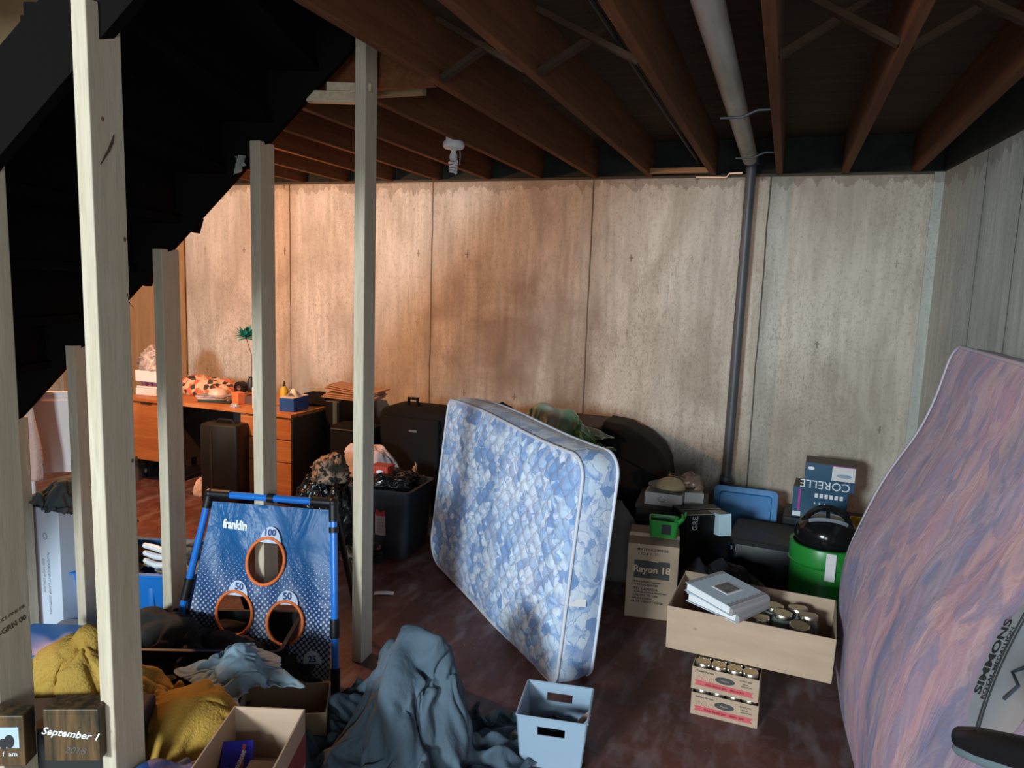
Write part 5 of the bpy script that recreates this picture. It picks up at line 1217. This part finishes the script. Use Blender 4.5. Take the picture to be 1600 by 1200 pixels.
t = thing('medicine_packet', 'blue and red medicine packet standing inside the open front box', 'packet', tuple(tb @ Vector((wd*.10, dep*.50, .262))), rz+10, None, -48)
obj('packet', rbox(0, 0, 0, .078, .045, .13, .002), mat('violet_blue_card', (.03, .03, .42), .35), t); ftext('Robaxacet', .019, M_WINK, t, .045, 0, .065, rot=72, offset=.0006); obj('red_band', MB().box(.052, -.001, .01, .060, 0, .12), M_PINKI, t); ftext('NIGHT', .010, mat('cyan_print', (.1, .5, .7), .5), t, .018, 0, .05, rot=72)
o = obj('packing_block', rbox(0, 0, 0, wd-.02, dep-.02, .25, .003), M_CARDK); o.matrix_world = tb @ T(.01, .01, .006); tag(o, 'brown packing block filling the bottom of the open front box', 'packaging')
# yellow blanket in two swells, one object
y1 = atz(112, 1060, .36); y2 = atz(285, 1120, .33); mx, my = (y1.x+y2.x)/2, (y1.y+y2.y)/2+.10
YV, YF = sim_cloth(.98, .50, 90, .58, [(y1.x-mx-.06, y1.y-my+.06, .17, .13, .42), (y1.x-mx-.02, y1.y-my+.08, .06, .06, .475), (y1.x-mx-.16, y1.y-my+.03, .07, .07, .34), (y2.x-mx-.02, y2.y-my+.06, .17, .15, .345), (0, .03, .2, .12, .24)], 34, -.22, 21, .05)
print('yellow', max(v[2] for v in YV), y1, y2)
o = tag(cloth_obj('blanket', YV, YF, M_YEL, None, .008), 'mustard yellow fleece blanket bunched on both sides of the large front post', 'blanket'); o.location = (mx, my, 0)
# blue fabric heap in front
q = atz(278, 1190, .34); crumple('blue_jacket', mat('navy_nylon', (.008, .022, .07), .6, bump=.3, bscale=24, col2=(.01, .06, .22), vscale=7), 'dark blue jacket bundled left of the open front box', 'jacket', (q.x-.01, q.y, .20), 40, .80)
o = obj('shoe_carton', rbox(-.10, -.09, 0, .10, .09, .198, .003), M_CARDK); o.location = (q.x-.01, q.y, 0); o.rotation_euler = (0, 0, radians(30)); tag(o, 'small brown carton under the dark blue jacket', 'box')
# wooden sign blocks on a dark box
M_BARN = wood('weathered_dark_wood', (.030, .026, .016), (.15, .085, .035), 'z', 1.6, .45)
s1 = atz(40, 1106, .52); s2 = atz(148, 1104, .52); print('sign', s1, s2)
t = thing('stand_box', 'dark box under the two wooden sign blocks', 'box', (s1.x-.42, s1.y-.06, 0), 28); obj('body', rbox(0, 0, 0, .60, .17, .368, .01), M_RUB, t)
d = s2-s1; wd = .135
t = thing('wooden_sign', 'dark wooden block sign lettered September 1', 'sign', (s1.x+.03, s1.y+.02, .371), 24)
obj('block', rbox(0, 0, 0, wd, .07, .14, .003), M_BARN, t); ftext('September 1', .027, M_WINK, t, wd*.48, 0, .075, shear=.35, rot=-8, offset=.0004); ftext('2018', .026, mat('faint_grey_ink', (.10, .10, .095), .8), t, wd*.55, 0, .030, shear=.35, rot=-6)
t = thing('picture_block', 'dark wooden block with a small photograph, cut by the bottom left corner', 'picture', (s1.x-.105, s1.y-.06, .371), 24)
obj('block', rbox(0, 0, 0, .12, .05, .135, .003), M_BARN, t); obj('photograph', MB().box(.06, -.001, .05, .108, 0, .105), mat('photo_sky', (.45, .55, .62), .4), t)
obj('photo_figures', MB().sphere((.085, -.0012, .068), (.012, .0012, .018)).sphere((.070, -.0012, .062), (.010, .0012, .014)), M_INK, t); ftext('f  am', .018, M_WINK, t, .085, 0, .034)
# flat things behind the yellow blanket
t = thing('lidded_tub', 'low tub with a bright blue lid beside the stamped post', 'tub', tuple(atz(20, 1060, .0)), 20); t.location = (-2.55, 1.66, 0)
obj('body', rbox(.01, .01, 0, .33, .25, .21, .02), M_NAVY, t, True); obj('lid', rbox(0, 0, .21, .34, .26, .24, .012), M_BLUEP, t, True)
o = obj('grey_board', rbox(0, 0, 0, .50, .20, .02, .003), mat('light_grey_board', (.33, .31, .30), .8)); q = atz(60, 1010, .12); o.location = (-2.72, 1.96, .10); o.rotation_euler = (0, 0, radians(20)); tag(o, 'light grey flat board lying behind the yellow blanket', 'board')
o = obj('low_carton', rbox(.02, .02, 0, .48, .18, .098, .003), M_CARDK); o.location = (-2.72, 1.96, 0); o.rotation_euler = (0, 0, radians(20)); tag(o, 'flattened carton under the light grey board', 'box')
o = obj('mauve_blanket', pile(.18, .08, .25, 141, 7, .2, 0), mat('dusty_mauve_cloth', (.30, .20, .25), .95), smooth='all'); q = atz(155, 1015, .24); o.location = (q.x, q.y, 0); tag(o, 'folded mauve blanket behind the yellow blanket', 'blanket')

for loc_, m_, lb, k in TOTE_CL: crumple('folded_clothes', m_, lb, 'clothes', loc_, 70*k, .62, bool(k), .8)
